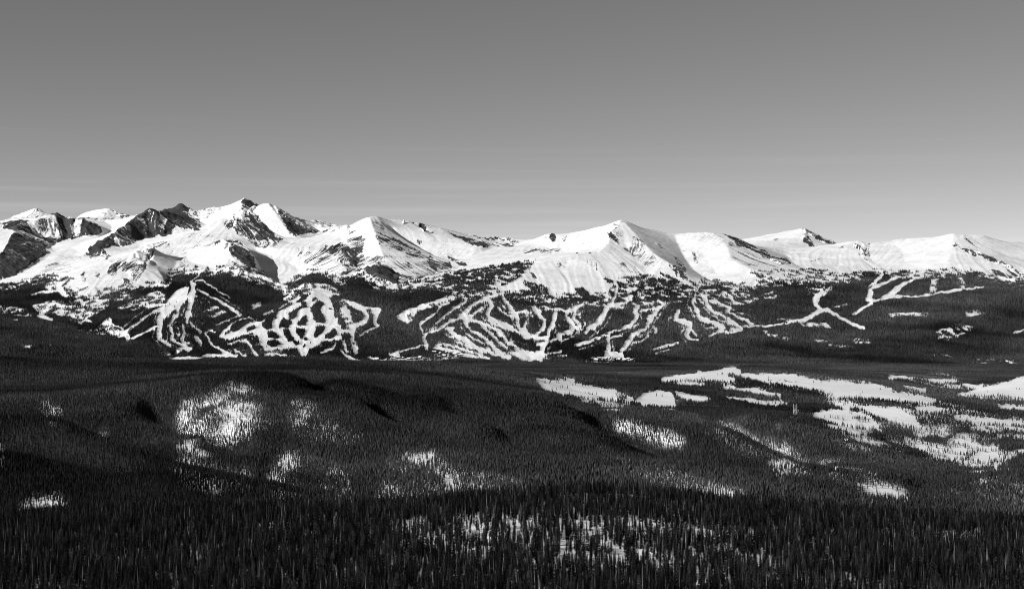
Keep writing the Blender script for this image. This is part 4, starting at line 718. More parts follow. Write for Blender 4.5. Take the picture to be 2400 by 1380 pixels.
# ------------------------------------------------------------------ timber on the hills
TH = plan(1.0)
OPEN = [
    ([(1252, 886), (1300, 889), (1350, 897), (1400, 908), (1440, 914), (1480, 930), (1485, 946), (1440, 950), (1400, 945), (1340, 932), (1300, 916), (1270, 906)], .07),
    ([(1385, 925), (1420, 925), (1420, 945), (1390, 945)], .15), ([(1440, 918), (1470, 922), (1470, 945), (1445, 948)], .3),
    ([(1495, 930), (1515, 918), (1540, 915), (1575, 918), (1588, 955), (1550, 951), (1495, 945)], .04),
    ([(1575, 917), (1620, 924), (1680, 936), (1640, 937), (1600, 930)], 0),
    ([(1545, 888), (1600, 876), (1660, 874), (1720, 884), (1722, 889), (1700, 890), (1640, 883), (1570, 893)], 0), ([(1628, 871), (1680, 867), (1725, 861), (1737, 868), (1735, 873), (1640, 873)], 0),
    ([(1560, 890), (1640, 884), (1690, 892), (1770, 903), (1850, 918), (1890, 930), (1830, 927), (1760, 915), (1690, 900), (1600, 895)], .3),
    ([(1720, 876), (1800, 877), (1860, 876), (1900, 888), (1960, 896), (2060, 903), (2110, 918), (2200, 936), (2170, 941), (2080, 931), (1950, 919), (1870, 902), (1790, 892)], .04),
    ([(1870, 878), (1960, 875), (2090, 890), (2110, 900), (2060, 900), (1960, 893)], .4), ([(2100, 905), (2200, 925), (2270, 945), (2280, 952), (2200, 938)], .25),
    ([(1690, 928), (1780, 937), (1855, 943), (1820, 948), (1760, 942)], .05), ([(1925, 932), (1960, 920), (2010, 930), (2065, 946), (2020, 950), (1970, 953), (1938, 945)], .32),
    ([(1900, 968), (1930, 962), (1980, 960), (2020, 969), (2060, 988), (2077, 1003), (2040, 1004), (1990, 1000), (1950, 995), (1935, 984)], .03),
    ([(2020, 953), (2060, 949), (2105, 949), (2130, 963), (2148, 977), (2147, 996), (2120, 990), (2085, 980), (2050, 968)], .03), ([(2070, 982), (2140, 990), (2150, 1000), (2080, 1003), (2060, 990)], .3),
    ([(2145, 998), (2170, 987), (2215, 995), (2237, 999), (2200, 1003), (2165, 1008), (2150, 1020), (2140, 1012)], .1),
    ([(2100, 1028), (2160, 1034), (2200, 1036), (2260, 1028), (2320, 1038), (2350, 1053), (2392, 1057), (2340, 1068), (2260, 1071), (2200, 1070), (2150, 1055)], .03), ([(2160, 1042), (2250, 1034), (2262, 1038), (2210, 1054), (2170, 1052)], .16), ([(2250, 1030), (2320, 1036), (2325, 1041), (2260, 1036)], .35),
    ([(2240, 922), (2290, 910), (2330, 903), (2400, 883), (2600, 868), (2750, 870), (2750, 930), (2400, 925), (2330, 920)], .04), ([(2240, 922), (2330, 921), (2400, 925), (2750, 930), (2750, 965), (2400, 952), (2300, 938)], .4),
    ([(1920, 1007), (1990, 1014), (2080, 1024), (2110, 1034), (2105, 1055), (2050, 1046), (1960, 1026)], .3), ([(2050, 950), (2200, 945), (2280, 960), (2400, 975), (2750, 985), (2750, 1035), (2400, 1022), (2250, 1002), (2150, 975)], .36),
    ([(2080, 880), (2200, 868), (2250, 878), (2262, 920), (2150, 900)], .42), ([(2070, 886), (2100, 882), (2095, 887)], .02),
    ([(2150, 1076), (2300, 1076), (2400, 1076), (2750, 1082), (2750, 1105), (2400, 1112), (2290, 1132), (2250, 1100)], .3), ([(2170, 1172), (2230, 1142), (2290, 1117), (2345, 1110), (2332, 1136), (2250, 1161), (2190, 1186)], .22),
    # open stands on the slopes
    ([(405, 1035), (420, 945), (560, 888), (630, 930), (650, 990), (580, 1040), (480, 1060)], 0.78), ([(665, 930), (720, 915), (790, 980), (850, 1000), (840, 1035), (700, 1040)], 0.80), ([(620, 1070), (680, 1045), (770, 1080), (840, 1090), (830, 1180), (640, 1170)], 0.82),
    ([(900, 1075), (990, 1045), (1080, 1090), (1230, 1125), (1220, 1160), (960, 1180), (880, 1170)], 0.77), ([(1385, 1020), (1440, 1030), (1560, 1090), (1640, 1130), (1640, 1160), (1500, 1120)], 0.80), ([(1640, 985), (1700, 985), (1800, 1030), (1880, 1045), (1910, 1120), (1830, 1125), (1740, 1070)], 0.77),
    ([(1900, 1070), (1990, 1070), (2140, 1140), (2150, 1185), (1990, 1180)], 0.80), ([(1430, 965), (1500, 960), (1620, 1040), (1590, 1060), (1450, 1010)], 0.88), ([(1560, 1100), (1660, 1118), (1780, 1170), (1640, 1175)], 0.80), ([(1240, 985), (1340, 985), (1400, 1040), (1300, 1040)], 0.90), ([(2180, 1150), (2420, 1085), (2750, 1085), (2750, 1215), (2200, 1210)], 0.84), ([(380, 1080), (600, 1090), (600, 1150), (420, 1140)], 0.90),
    ([(479, 938), (560, 896), (562, 913), (609, 950), (617, 974), (568, 990), (552, 1023), (515, 1019), (507, 958), (467, 954)], .38), ([(482, 935), (552, 903), (548, 922), (500, 946)], .16), ([(515, 945), (560, 940), (575, 965), (530, 965)], .24),
    ([(430, 950), (446, 942), (442, 998), (426, 998)], .5), ([(410, 1047), (430, 1023), (487, 1020), (503, 1047), (458, 1057), (414, 1056)], .33), ([(406, 1092), (434, 1076), (440, 1088), (505, 1100), (418, 1101)], .48),
    ([(93, 942), (122, 941), (152, 982), (142, 991), (105, 962)], .34), ([(227, 1016), (252, 998), (246, 1028)], .34),
    ([(682, 934), (722, 936), (738, 966), (728, 972), (716, 984), (755, 1010), (830, 1003), (832, 1023), (750, 1026), (698, 1019), (688, 975)], .3), ([(641, 1100), (665, 1060), (690, 1080), (686, 1145), (657, 1150)], .38), ([(536, 1112), (584, 1112), (580, 1129), (544, 1125)], .5),
    ([(446, 1128), (499, 1128), (528, 1157), (487, 1150)], .42), ([(32, 1203), (73, 1163), (122, 1163), (154, 1177), (130, 1203)], .34), ([(-40, 1045), (0, 1047), (14, 1063), (8, 1090)], .4), ([(750, 1112), (800, 1100), (800, 1170), (770, 1165)], .6),
    ([(946, 1068), (995, 1060), (1027, 1090), (1064, 1102), (1086, 1132), (1064, 1138), (1031, 1121), (1011, 1090)], .22), ([(800, 1104), (873, 1084), (820, 1110)], .6), ([(790, 1128), (828, 1128), (824, 1168), (795, 1173)], .42), ([(890, 1168), (922, 1137), (932, 1157)], .45), ([(975, 1157), (1003, 1137), (1027, 1149), (995, 1170)], .33),
    ([(1096, 1121), (1145, 1137), (1214, 1131), (1173, 1143), (1108, 1142)], .4), ([(1242, 1108), (1280, 1112), (1270, 1119)], .5), ([(1441, 972), (1490, 970), (1543, 997), (1600, 1047), (1563, 1042), (1490, 1000), (1445, 1008)], .58),
    ([(1398, 1037), (1433, 1050), (1486, 1080), (1478, 1086), (1449, 1073), (1409, 1056)], .18), ([(1478, 1086), (1555, 1106), (1605, 1128), (1600, 1146), (1530, 1121)], .5), ([(1344, 1008), (1400, 1023), (1390, 1031)], .6), ([(800, 997), (845, 1003), (861, 1023), (808, 1024)], .52),
    ([(1040, 853), (1090, 851), (1082, 858)], .3), ([(1308, 884), (1350, 888), (1345, 892)], .1), ([(1260, 862), (1350, 862), (1360, 878), (1280, 882)], .72), ([(1205, 850), (1235, 852), (1230, 860)], .4),
    ([(1661, 995), (1693, 998), (1722, 1026), (1762, 1047), (1754, 1061), (1705, 1024), (1665, 1012)], .22), ([(1783, 1080), (1811, 1047), (1860, 1049), (1866, 1080), (1890, 1112), (1860, 1117), (1827, 1105)], .15), ([(1722, 1031), (1775, 1047), (1783, 1080), (1738, 1064)], .52),
    ([(1908, 1080), (1977, 1078), (1945, 1101)], .5), ([(2014, 1110), (2040, 1107), (2038, 1121)], .2), ([(2063, 1095), (2087, 1096), (2075, 1103)], .15), ([(2006, 1128), (2067, 1131), (2119, 1144), (2136, 1166), (2103, 1166), (2059, 1154), (2026, 1166)], .2), ([(1998, 1163), (2022, 1163), (2040, 1178)], .15),
    ([(1600, 1118), (1661, 1131), (1705, 1148), (1754, 1170), (1700, 1163), (1624, 1143)], .22), ([(2310, 1195), (2350, 1195), (2347, 1215)], .3), ([(2046, 1023), (2107, 1022), (2130, 1048), (2087, 1052), (2006, 1028)], .45), ([(1852, 973), (1882, 975), (1880, 982), (1860, 980)], .25), ([(1690, 958), (1740, 970), (1700, 972)], .6),
    ([(1855, 950), (1880, 950), (1880, 976), (1852, 974)], .35), ([(1974, 1031), (1992, 1031), (1994, 1042), (1972, 1042)], .5), ([(1800, 985), (1830, 990), (1825, 1005)], .5), ([(170, 898), (190, 898), (188, 906)], .4),
    ([(1670, 848), (1745, 838), (1745, 860), (1690, 862)], .6),
]
for pts, v in OPEN:
    poly(TH, pts, v)
TH = np.where(TH < .12, TH, np.minimum(soft(TH, 9), 1)).astype(np.float32)
for pts, w, v in [([(2150, 955), (2210, 960)], 6, .05), ([(2240, 975), (2330, 985)], 7, .05), ([(2290, 1000), (2400, 1010), (2500, 1015)], 6, .05), ([(2170, 1010), (2240, 1015)], 5, .05), ([(2085, 882), (2140, 885)], 5, .05),
                  ([(2180, 890), (2240, 893)], 6, .1), ([(2120, 905), (2170, 912)], 6, .1), ([(2260, 900), (2300, 905)], 5, .1), ([(2340, 950), (2400, 955)], 7, .05), ([(2000, 1018), (2090, 1038)], 6, .08), ([(2330, 1085), (2390, 1062)], 6, .05),
                  ([(1960, 948), (2040, 951)], 4, .1), ([(2230, 1030), (2300, 1022), (2400, 1030)], 5, .1), ([(2350, 985), (2420, 990)], 5, .1), ([(1700, 905), (1760, 913), (1830, 925)], 5, .08), ([(1590, 897), (1650, 900)], 4, .1),
                  ([(1800, 888), (1850, 892), (1890, 899)], 4, .9), ([(1990, 902), (2060, 910), (2110, 920)], 4, .8), ([(1990, 965), (2040, 985)], 5, .85), ([(2100, 956), (2128, 966)], 3, .6), ([(2180, 1046), (2215, 1042), (2250, 1036)], 5, .6), ([(2330, 905), (2400, 900)], 3, .6), ([(1360, 915), (1400, 925), (1430, 930)], 5, .5)]:
    stroke(TH, pts, w, v)
# ------------------------------------------------------------------ timber on the near ridge
TF = plan(.80)
for pts, v in [
    ([(-350, 1190), (700, 1180), (700, 1250), (-350, 1260)], 1.0), ([(880, 1225), (1000, 1212), (1150, 1196), (1400, 1205), (1580, 1235), (1580, 1335), (1350, 1310), (1100, 1315), (950, 1268)], .36),
    ([(1230, 1240), (1400, 1235), (1520, 1270), (1500, 1320), (1300, 1290)], .32), ([(1470, 1240), (1530, 1250), (1540, 1290), (1490, 1290)], .24), ([(1600, 1242), (1770, 1240), (1765, 1265), (1650, 1295), (1600, 1295)], .32), ([(1580, 1295), (1800, 1295), (2000, 1310), (2000, 1400), (1580, 1400)], .4),
    ([(1885, 1250), (1955, 1248), (1960, 1264), (1890, 1264)], .32), ([(2060, 1252), (2300, 1250), (2290, 1272), (2080, 1272)], .34), ([(600, 1225), (680, 1222), (690, 1240), (610, 1240)], .55), ([(110, 1235), (160, 1230), (170, 1260), (115, 1260)], .5), ([(-350, 1385), (2750, 1385), (2750, 1500), (-350, 1500)], .65),
]:
    poly(TF, pts, min(1.0, v + .14))
# ------------------------------------------------------------------ materials (all neutral: the photograph is black and white)
def new_mat(name):
    m = bpy.data.materials.new(name); m.use_nodes = True
    b = m.node_tree.nodes['Principled BSDF']
    b.inputs['Roughness'].default_value = 0.85
    b.inputs['Specular IOR Level'].default_value = 0.12
    return m, m.node_tree, b


def terrain_material(name, rock_scale, lo=0.74):
    m, t, b = new_mat(name)
    N = t.nodes.new; L = t.links.new
    geo = N('ShaderNodeNewGeometry')
    ar = N('ShaderNodeAttribute'); ar.attribute_name = 'rock'
    af = N('ShaderNodeAttribute'); af.attribute_name = 'floor'
    n1 = N('ShaderNodeTexNoise'); n1.inputs['Scale'].default_value = rock_scale; n1.inputs['Detail'].default_value = 5; n1.inputs['Roughness'].default_value = 0.65
    L(geo.outputs['Position'], n1.inputs['Vector'])
    s = N('ShaderNodeMath'); s.operation = 'SUBTRACT'; s.inputs[1].default_value = 0.5; L(n1.outputs[0], s.inputs[0])
    a = N('ShaderNodeMath'); a.operation = 'MULTIPLY_ADD'; a.inputs[1].default_value = 1.1; L(s.outputs[0], a.inputs[0]); L(ar.outputs['Fac'], a.inputs[2])
    r = N('ShaderNodeMapRange'); r.interpolation_type = 'SMOOTHSTEP'; r.inputs[1].default_value = 0.30; r.inputs[2].default_value = 0.74; L(a.outputs[0], r.inputs[0])
    n2 = N('ShaderNodeTexNoise'); n2.inputs['Scale'].default_value = rock_scale * 2.3; n2.inputs['Detail'].default_value = 4; L(geo.outputs['Position'], n2.inputs['Vector'])
    rc = N('ShaderNodeMapRange'); rc.inputs[1].default_value = 0.3; rc.inputs[2].default_value = 0.7; rc.inputs[3].default_value = 0.015; rc.inputs[4].default_value = 0.08; L(n2.outputs[0], rc.inputs[0])
    n3 = N('ShaderNodeTexNoise'); n3.inputs['Scale'].default_value = 0.006; n3.inputs['Detail'].default_value = 7; n3.inputs['Roughness'].default_value = 0.6; L(geo.outputs['Position'], n3.inputs['Vector'])
    sc = N('ShaderNodeMapRange'); sc.inputs[1].default_value = 0.3; sc.inputs[2].default_value = 0.7; sc.inputs[3].default_value = lo; sc.inputs[4].default_value = 0.88; L(n3.outputs[0], sc.inputs[0])
    m1 = N('ShaderNodeMix'); m1.data_type = 'FLOAT'; L(r.outputs[0], m1.inputs[0]); L(sc.outputs[0], m1.inputs[2]); L(rc.outputs[0], m1.inputs[3])
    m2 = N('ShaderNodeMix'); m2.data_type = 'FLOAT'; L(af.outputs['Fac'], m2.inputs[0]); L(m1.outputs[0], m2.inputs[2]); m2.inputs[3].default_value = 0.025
    L(m2.outputs[0], b.inputs['Base Color'])
    bp = N('ShaderNodeBump'); bp.inputs['Strength'].default_value = 0.5; bp.inputs['Distance'].default_value = 3.0
    n4 = N('ShaderNodeTexNoise'); n4.inputs['Scale'].default_value = 0.03; n4.inputs['Detail'].default_value = 6; L(geo.outputs['Position'], n4.inputs['Vector'])
    L(n4.outputs[0], bp.inputs['Height']); L(bp.outputs[0], b.inputs['Normal'])
    return m


def tint_material(name, base):
    m, t, b = new_mat(name)
    at = t.nodes.new('ShaderNodeAttribute'); at.attribute_name = 'tint'
    b.inputs['Specular IOR Level'].default_value = 0.0
    mu = t.nodes.new('ShaderNodeMath'); mu.operation = 'MULTIPLY'; mu.inputs[1].default_value = base
    t.links.new(at.outputs['Fac'], mu.inputs[0]); t.links.new(mu.outputs[0], b.inputs['Base Color'])
    return m


def plain_material(name, v, scale=2.0, var=0.3):
    m, t, b = new_mat(name)
    g = t.nodes.new('ShaderNodeTexCoord')
    n = t.nodes.new('ShaderNodeTexNoise'); n.inputs['Scale'].default_value = scale; n.inputs['Detail'].default_value = 4
    t.links.new(g.outputs['Object'], n.inputs['Vector'])
    r = t.nodes.new('ShaderNodeMapRange'); r.inputs[1].default_value = 0.3; r.inputs[2].default_value = 0.7
    r.inputs[3].default_value = v * (1 - var); r.inputs[4].default_value = v * (1 + var)
    t.links.new(n.outputs[0], r.inputs[0]); t.links.new(r.outputs[0], b.inputs['Base Color'])
    return m


M_RANGE = terrain_material('snow_and_rock', 0.07, 0.68)
M_HILL = terrain_material('hill_snow', 0.08, 0.76)
M_FORE = terrain_material('ridge_snow', 0.3, 0.84)
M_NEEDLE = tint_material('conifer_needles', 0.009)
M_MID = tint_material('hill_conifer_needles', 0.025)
M_FAR = tint_material('distant_conifers_hazed', 0.040)  # hill and distant needles paler than the near ones, haze put into the colour
M_BARK = plain_material('conifer_bark', 0.09, 1.5)
M_SNAG = plain_material('dead_grey_wood', 0.24, 1.5)
M_WALL = plain_material('dark_timber_wall', 0.07, 0.6)
M_ROOF = plain_material('snow_covered_roof', 0.80, 0.4, 0.06)
M_STEEL = plain_material('grey_steel', 0.20, 1.0)
M_POLE = plain_material('weathered_pole', 0.34, 0.5)


# ------------------------------------------------------------------ mesh helpers
def raw_mesh(name, verts, quads=None, tris=None, smooth=False):
    me = bpy.data.meshes.new(name)
    verts = np.ascontiguousarray(verts, dtype=np.float32)
    me.vertices.add(len(verts)); me.vertices.foreach_set('co', verts.ravel())
    nq = 0 if quads is None else len(quads); ntr = 0 if tris is None else len(tris)
    idx = []
    if nq: idx.append(np.asarray(quads).ravel())
    if ntr: idx.append(np.asarray(tris).ravel())
    idx = np.concatenate(idx).astype(np.int32)
    me.loops.add(len(idx)); me.loops.foreach_set('vertex_index', idx)
    me.polygons.add(nq + ntr)
    st = np.concatenate([np.arange(nq) * 4, nq * 4 + np.arange(ntr) * 3]).astype(np.int32)
    me.polygons.foreach_set('loop_start', st)
    me.polygons.foreach_set('use_smooth', np.full(nq + ntr, smooth))
    me.update(calc_edges=True)
    return me


def attr(me, name, vals):
    a = me.attributes.new(name, 'FLOAT', 'POINT')
    a.data.foreach_set('value', np.ascontiguousarray(vals, dtype=np.float32).ravel())


def link(name, me, mat=None, parent=None):
    o = bpy.data.objects.new(name, me)
    COL.objects.link(o)
    if mat is not None:
        for m in (mat if isinstance(mat, (list, tuple)) else [mat]):
            me.materials.append(m)
    if parent is not None:
        o.parent = parent
    return o


def tag(o, label=None, cat=None, group=None, kind=None):
    if label: o['label'] = label
    if cat: o['category'] = cat
    if group: o['group'] = group
    if kind: o['kind'] = kind
    return o


def thing(name, loc, label, cat, group=None, rz=0.0):
    o = bpy.data.objects.new(name, None); COL.objects.link(o)
    o.location = loc; o.rotation_euler = (0, 0, rz); o.empty_display_size = 2
    return tag(o, label, cat, group)


def grid_object(name, lay, rock, floor, mat):
    v = np.stack([lay.X, lay.D, lay.z], -1).reshape(-1, 3)
    i = np.arange(lay.nr * lay.nc).reshape(lay.nr, lay.nc)
    q = np.stack([i[:-1, :-1], i[:-1, 1:], i[1:, 1:], i[1:, :-1]], -1).reshape(-1, 4)
    me = raw_mesh(name, v, quads=q, smooth=True)
    attr(me, 'rock', rock); attr(me, 'floor', floor)
    o = link(name, me, mat)
    o['kind'] = 'structure'
    return o


# ------------------------------------------------------------------ the land
fore = Layer(30, 2100, 200, 420, FORE, 2)
fore.z += fbm(fore.X, fore.D, 160, 4, 3) * 3.0 * sstep(500, 800, fore.D)
fore.finish()
hill = Layer(1600, 8800, 520, 780, HILL, 12)
near_hill = 1 - sstep(3500, 4100, hill.D)
ru = hill.X * 0.82 + hill.D * 0.57; rv = -hill.X * 0.57 + hill.D * 0.82     # spurs run down to the right
hill.z += near_hill * (ridged(ru / 3.0, rv, 640, 2, 33, 0.35) * 32.0 + fbm(hill.X, hill.D, 300, 4, 21) * 6.0) + fbm(hill.X, hill.D, 420, 5, 21) * 4.0
hill.finish(fore)
mount = Layer(7400, 17400, 760, 1500, MOUNT, 1)
mount.PY = 690 - F * (mount.z - EYE) / mount.D
rkm = look(RK, mount.PX, mount.PY, 2.0, 5, 12.0)
tmm = look(TM, mount.PX, mount.PY)
rug = sstep(0.35, 0.7, blur(rkm.astype(float), 2))
lic1 = mount.lic(101, 18, 12.0)
gul = blur(mount.lic(77, 46, 20.0), 3)
near_fade = sstep(8300, 9000, mount.D)
mount.z += near_fade * (fbm(mount.X, mount.D, 700, 4, 51) * 9 + fbm(mount.X, mount.D, 180, 3, 61) * 2.5)
mount.z += rug * (gul * 9.0 + ridged(mount.X, mount.D, 240, 4, 71) * 16.0) + gul * 2.6 * near_fade
mount.finish(hill)

vis = mount.e > mount.hor - 0.0012
py = mount.PY
cov = np.where(vis, look(RK, mount.PX, py, 3.0, 5, 12.0), 0.05)
mix = lic1 * 0.75 + gul / gul.std() * 0.4 + fbm(mount.X, mount.D, 110, 4, 81) * 1.2
mix = (mix - mix.mean()) / mix.std()
uni = 0.5 * (1 + np.tanh(mix * 0.8))                    # close to uniform
rock = 0.5 + (cov * 1.06 - uni) * (0.75 + 1.25 * cov)
rock = np.clip(rock, 0, 1) * sstep(0.0, 0.02, cov)
tdef = (mount.z < z_of(672, 11500)).astype(float)
tden = np.where(vis, look(TM, mount.PX, py, 1.0, 9, 6.0), tdef)
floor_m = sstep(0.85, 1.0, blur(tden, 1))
grid_object('mountains', mount, np.where(tden > 0.3, 0, rock), floor_m, M_RANGE)['label'] = 'snow covered mountain range with rocky peaks and wooded lower slopes'

hvis = hill.e > hill.hor - 0.002
hden = np.where(hvis, look(TH, hill.PX, hill.PY, 5.0, 303, 9.0, np.where(hill.D < 4300, 9.0, 0.001)), 1.0)
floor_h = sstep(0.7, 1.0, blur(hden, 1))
grid_object('hills', hill, np.zeros_like(hden), floor_h, M_HILL)['label'] = 'wooded hills and snowy meadows in front of the mountains'
grid_object('ground', fore, np.zeros(fore.z.shape), np.zeros(fore.z.shape), M_FORE)['label'] = 'near snowy ridge under the dark conifers'


# ------------------------------------------------------------------ timber
def stand(lay, plan_m, d0, d1, step, hmin, hmax, warp, seed, view_margin=12.0, shade=0.6, clump=60.0, power=1.0, mixw=0.45, up=0.5, thin=0.0, wide=0.0):
    """where trees stand on a terrain: jittered rows, thinned by the plan; returns arrays"""
    r = np.random.default_rng(seed)
    out = []
    d = d0
    while d < d1:
        s = step(d)
        w = (PX1 - PX0 - 20) / F * d
        n = int(w / s)
        xs = (PX0 + 10 - 1200) / F * d + (np.arange(n) + r.random(n)) * s
        ds = d + (r.random(n) - 0.5) * s * 1.0
        out.append(np.stack([xs, ds, np.full(n, s)], -1))
        d += s
    P = np.concatenate(out)
    X, D, S = P[:, 0], np.clip(P[:, 1], lay.d[0], lay.d[-1]), P[:, 2]
    PX = X / D * F + 1200
    Z = lay.sample(lay.z, PX, D)
    H = hmin + (hmax - hmin) * r.beta(2.2, 1.8, len(X)) * (0.8 + 0.4 * vnoise(X / 120, D / 120, seed + 2))
    e = (Z + H - EYE) / D
    hor = lay.sample(lay.hor, PX, D)
    ok = e > hor - view_margin / D
    X, D, S, PX, Z, H = (a[ok] for a in (X, D, S, PX, Z, H))
    hor = hor[ok]
    PY = 690 - F * (Z - EYE) / D
    hp = H / D * F
    dx = -H * math.sin(SUN_AZ) / math.tan(SUN_EL) / D * F * shade      # where its shadow falls
    m0 = look(plan_m, PX, PY, warp, seed, 9.0, wide)
    m1 = np.minimum(look(plan_m, PX, PY - hp * up, warp, seed, 9.0, wide), look(plan_m, PX, PY - hp * up * 0.5, warp, seed, 9.0, wide))
    m2 = look(plan_m, PX + dx, PY - hp * 0.2, warp, seed, 9.0, wide)
    m3 = look(plan_m, PX + dx * 0.5, PY - hp * 0.1, warp, seed, 9.0, wide)
    den = np.minimum(np.minimum(m0, m1), np.minimum(np.maximum(m2, m0 * 0.0 + 0.0), m3))
    den = np.where(den > 0.985, 1.0, den ** power)
    if thin:
        tn_ = fbm(X, D / 1.5, 300, 3, seed + 31)
        den = den * (1 - thin * sstep(0.05, 0.5, tn_ / tn_.std() * 0.33))
    hidden = (Z - EYE) / D < hor - 3.0 / D
    den = np.where(hidden & (m0 > 0.5), m0, den)
    if wide:
        pat = fbm(X, D / 1.6, 75, 3, seed + 41)
        den = np.where(den > 0.985, den, np.clip(den + 0.30 * pat / pat.std() * 0.5 * np.clip(4 * den * (1 - den), 0, 1), np.minimum(den, .17), 1))
    cn = fbm(X, D / 1.8, clump, 3, seed + 5)
    cn = 0.5 * (1 + np.tanh((cn - cn.mean()) / cn.std() * 0.8))
    q = (1 - mixw) * r.random(len(X)) + mixw * cn
    q = q[np.argsort(q).argsort().argsort()] if False else (np.argsort(np.argsort(q)) + 0.5) / len(q)
    keep = (q < den) | (den > 0.985)
    keep &= (den > 0.004)
    keep &= ~((den < 0.05) & (r.random(len(X)) > den * 8))
    return [a[keep] for a in (X, D, Z, H, S, den)]


def conifer_mass(name, X, D, Z, H, den, mat, tiers, width, seed, label, tintbase=1.0):
    r = np.random.default_rng(seed)
    n = len(X)
    lean = (r.random((n, 2)) - 0.5) * 0.06 * H[:, None]
    a0 = r.random(n) * math.tau
    wid = width * (0.75 + 0.5 * r.random(n)) * H * np.where(den < 0.45, 0.78, 1.0)
    V = []; T = []
    base = 0
    k = 4
    for (z0, z1, rr) in tiers:
        ring = []
        for i in range(k):
            a = a0 + math.tau * i / k + z0
            rad = wid * rr * (0.8 + 0.4 * r.random(n))
            f = z0
            ring.append(np.stack([X + lean[:, 0] * f + np.cos(a) * rad, D + lean[:, 1] * f + np.sin(a) * rad, Z - 0.4 + H * (z0 + 0.03 * (r.random(n) - 0.5))], -1))
        apex = np.stack([X + lean[:, 0] * z1, D + lean[:, 1] * z1, Z - 0.4 + H * z1], -1)
        V.append(np.stack(ring + [apex], 1))
        T += [[base + i, base + (i + 1) % k, base + k] for i in range(k)]
        base += k + 1
    V = np.concatenate(V, 1)                      # n, nv, 3
    nv = V.shape[1]
    tri = (np.array(T)[None] + (np.arange(n) * nv)[:, None, None]).reshape(-1, 3)
    me = raw_mesh(name, V.reshape(-1, 3), tris=tri)
    tint = tintbase * (0.55 + 0.9 * r.random(n) ** 1.6) * (0.75 + 0.5 * vnoise(X / 90, D / 90, seed))
    # broad darker and paler bands painted into the tint, for shaded and lit slopes
    u_ = X * 0.82 - D * 0.57; v_ = X * 0.57 + D * 0.82
    bands = fbm(u_ / 2.4, v_, 330, 3, seed + 3)
    tint = tint * np.clip(1.0 + 0.6 * bands / bands.std() * 0.6, 0.35, 2.0)
    attr(me, 'tint', np.repeat(tint, nv))
    o = link(name, me, mat)
    return tag(o, label, kind='stuff')


far = stand(mount, TM, 8000, 12700, lambda d: 7.4 + (d - 8500) / 4000 * 1.4, 10, 20, 2.8, 301, shade=0.03, clump=36, power=1.2, mixw=0.65, up=0.6)
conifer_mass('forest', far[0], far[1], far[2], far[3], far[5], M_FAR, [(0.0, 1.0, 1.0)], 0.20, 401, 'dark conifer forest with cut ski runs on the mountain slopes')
mid1 = stand(hill, TH, 4300, 8700, lambda d: 5.6 + (d - 4300) / 4400 * 1.8, 8, 14, 2.5, 302, shade=0.1, power=1.35, mixw=0.35, up=0.8)
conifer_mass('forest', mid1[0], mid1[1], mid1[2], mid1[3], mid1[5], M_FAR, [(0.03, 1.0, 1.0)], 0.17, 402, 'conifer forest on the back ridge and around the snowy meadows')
mid2 = stand(hill, TH, 2150, 4300, lambda d: 4.5, 7, 14, 5.0, 303, shade=0.0, clump=22, power=0.85, mixw=0.28, up=0.85, wide=9.0)
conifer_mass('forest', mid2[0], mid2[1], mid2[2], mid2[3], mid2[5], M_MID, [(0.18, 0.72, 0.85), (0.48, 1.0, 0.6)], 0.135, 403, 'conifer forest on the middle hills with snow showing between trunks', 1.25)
# bare lower trunks of the open stands
sp = mid2[5] < 0.7
tx, td, tz, th = (a[sp] for a in mid2[:4])
rr_ = np.random.default_rng(9)
n = len(tx); a0 = rr_.random(n) * 6.28
tv = []
for zz, rad in ((-0.5, 0.22), (0.6, 0.14)):
    for i in range(3):
        a = a0 + i * math.tau / 3
        tv.append(np.stack([tx + np.cos(a) * rad, td + np.sin(a) * rad, tz + (zz if zz < 0 else th * zz)], -1))
tv = np.stack(tv, 1)
tq = (np.array([[0, 1, 4, 3], [1, 2, 5, 4], [2, 0, 3, 5]])[None] + (np.arange(n) * 6)[:, None, None]).reshape(-1, 4)
tag(link('tree_trunks', raw_mesh('tree_trunks', tv.reshape(-1, 3), quads=tq), M_BARK), 'thin bare lower trunks in the open stands of the middle hills', kind='stuff')


# near conifers: detailed models
def tube(V, Q, pts, radii, k=5):
    b = len(V)
    for (x, y, z), rad in zip(pts, radii):
        for i in range(k):
            a = math.tau * i / k
            V.append((x + math.cos(a) * rad, y + math.sin(a) * rad, z))
    for j in range(len(pts) - 1):
        for i in range(k):
            V0 = b + j * k
            Q.append((V0 + i, V0 + (i + 1) % k, V0 + k + (i + 1) % k, V0 + k + i))


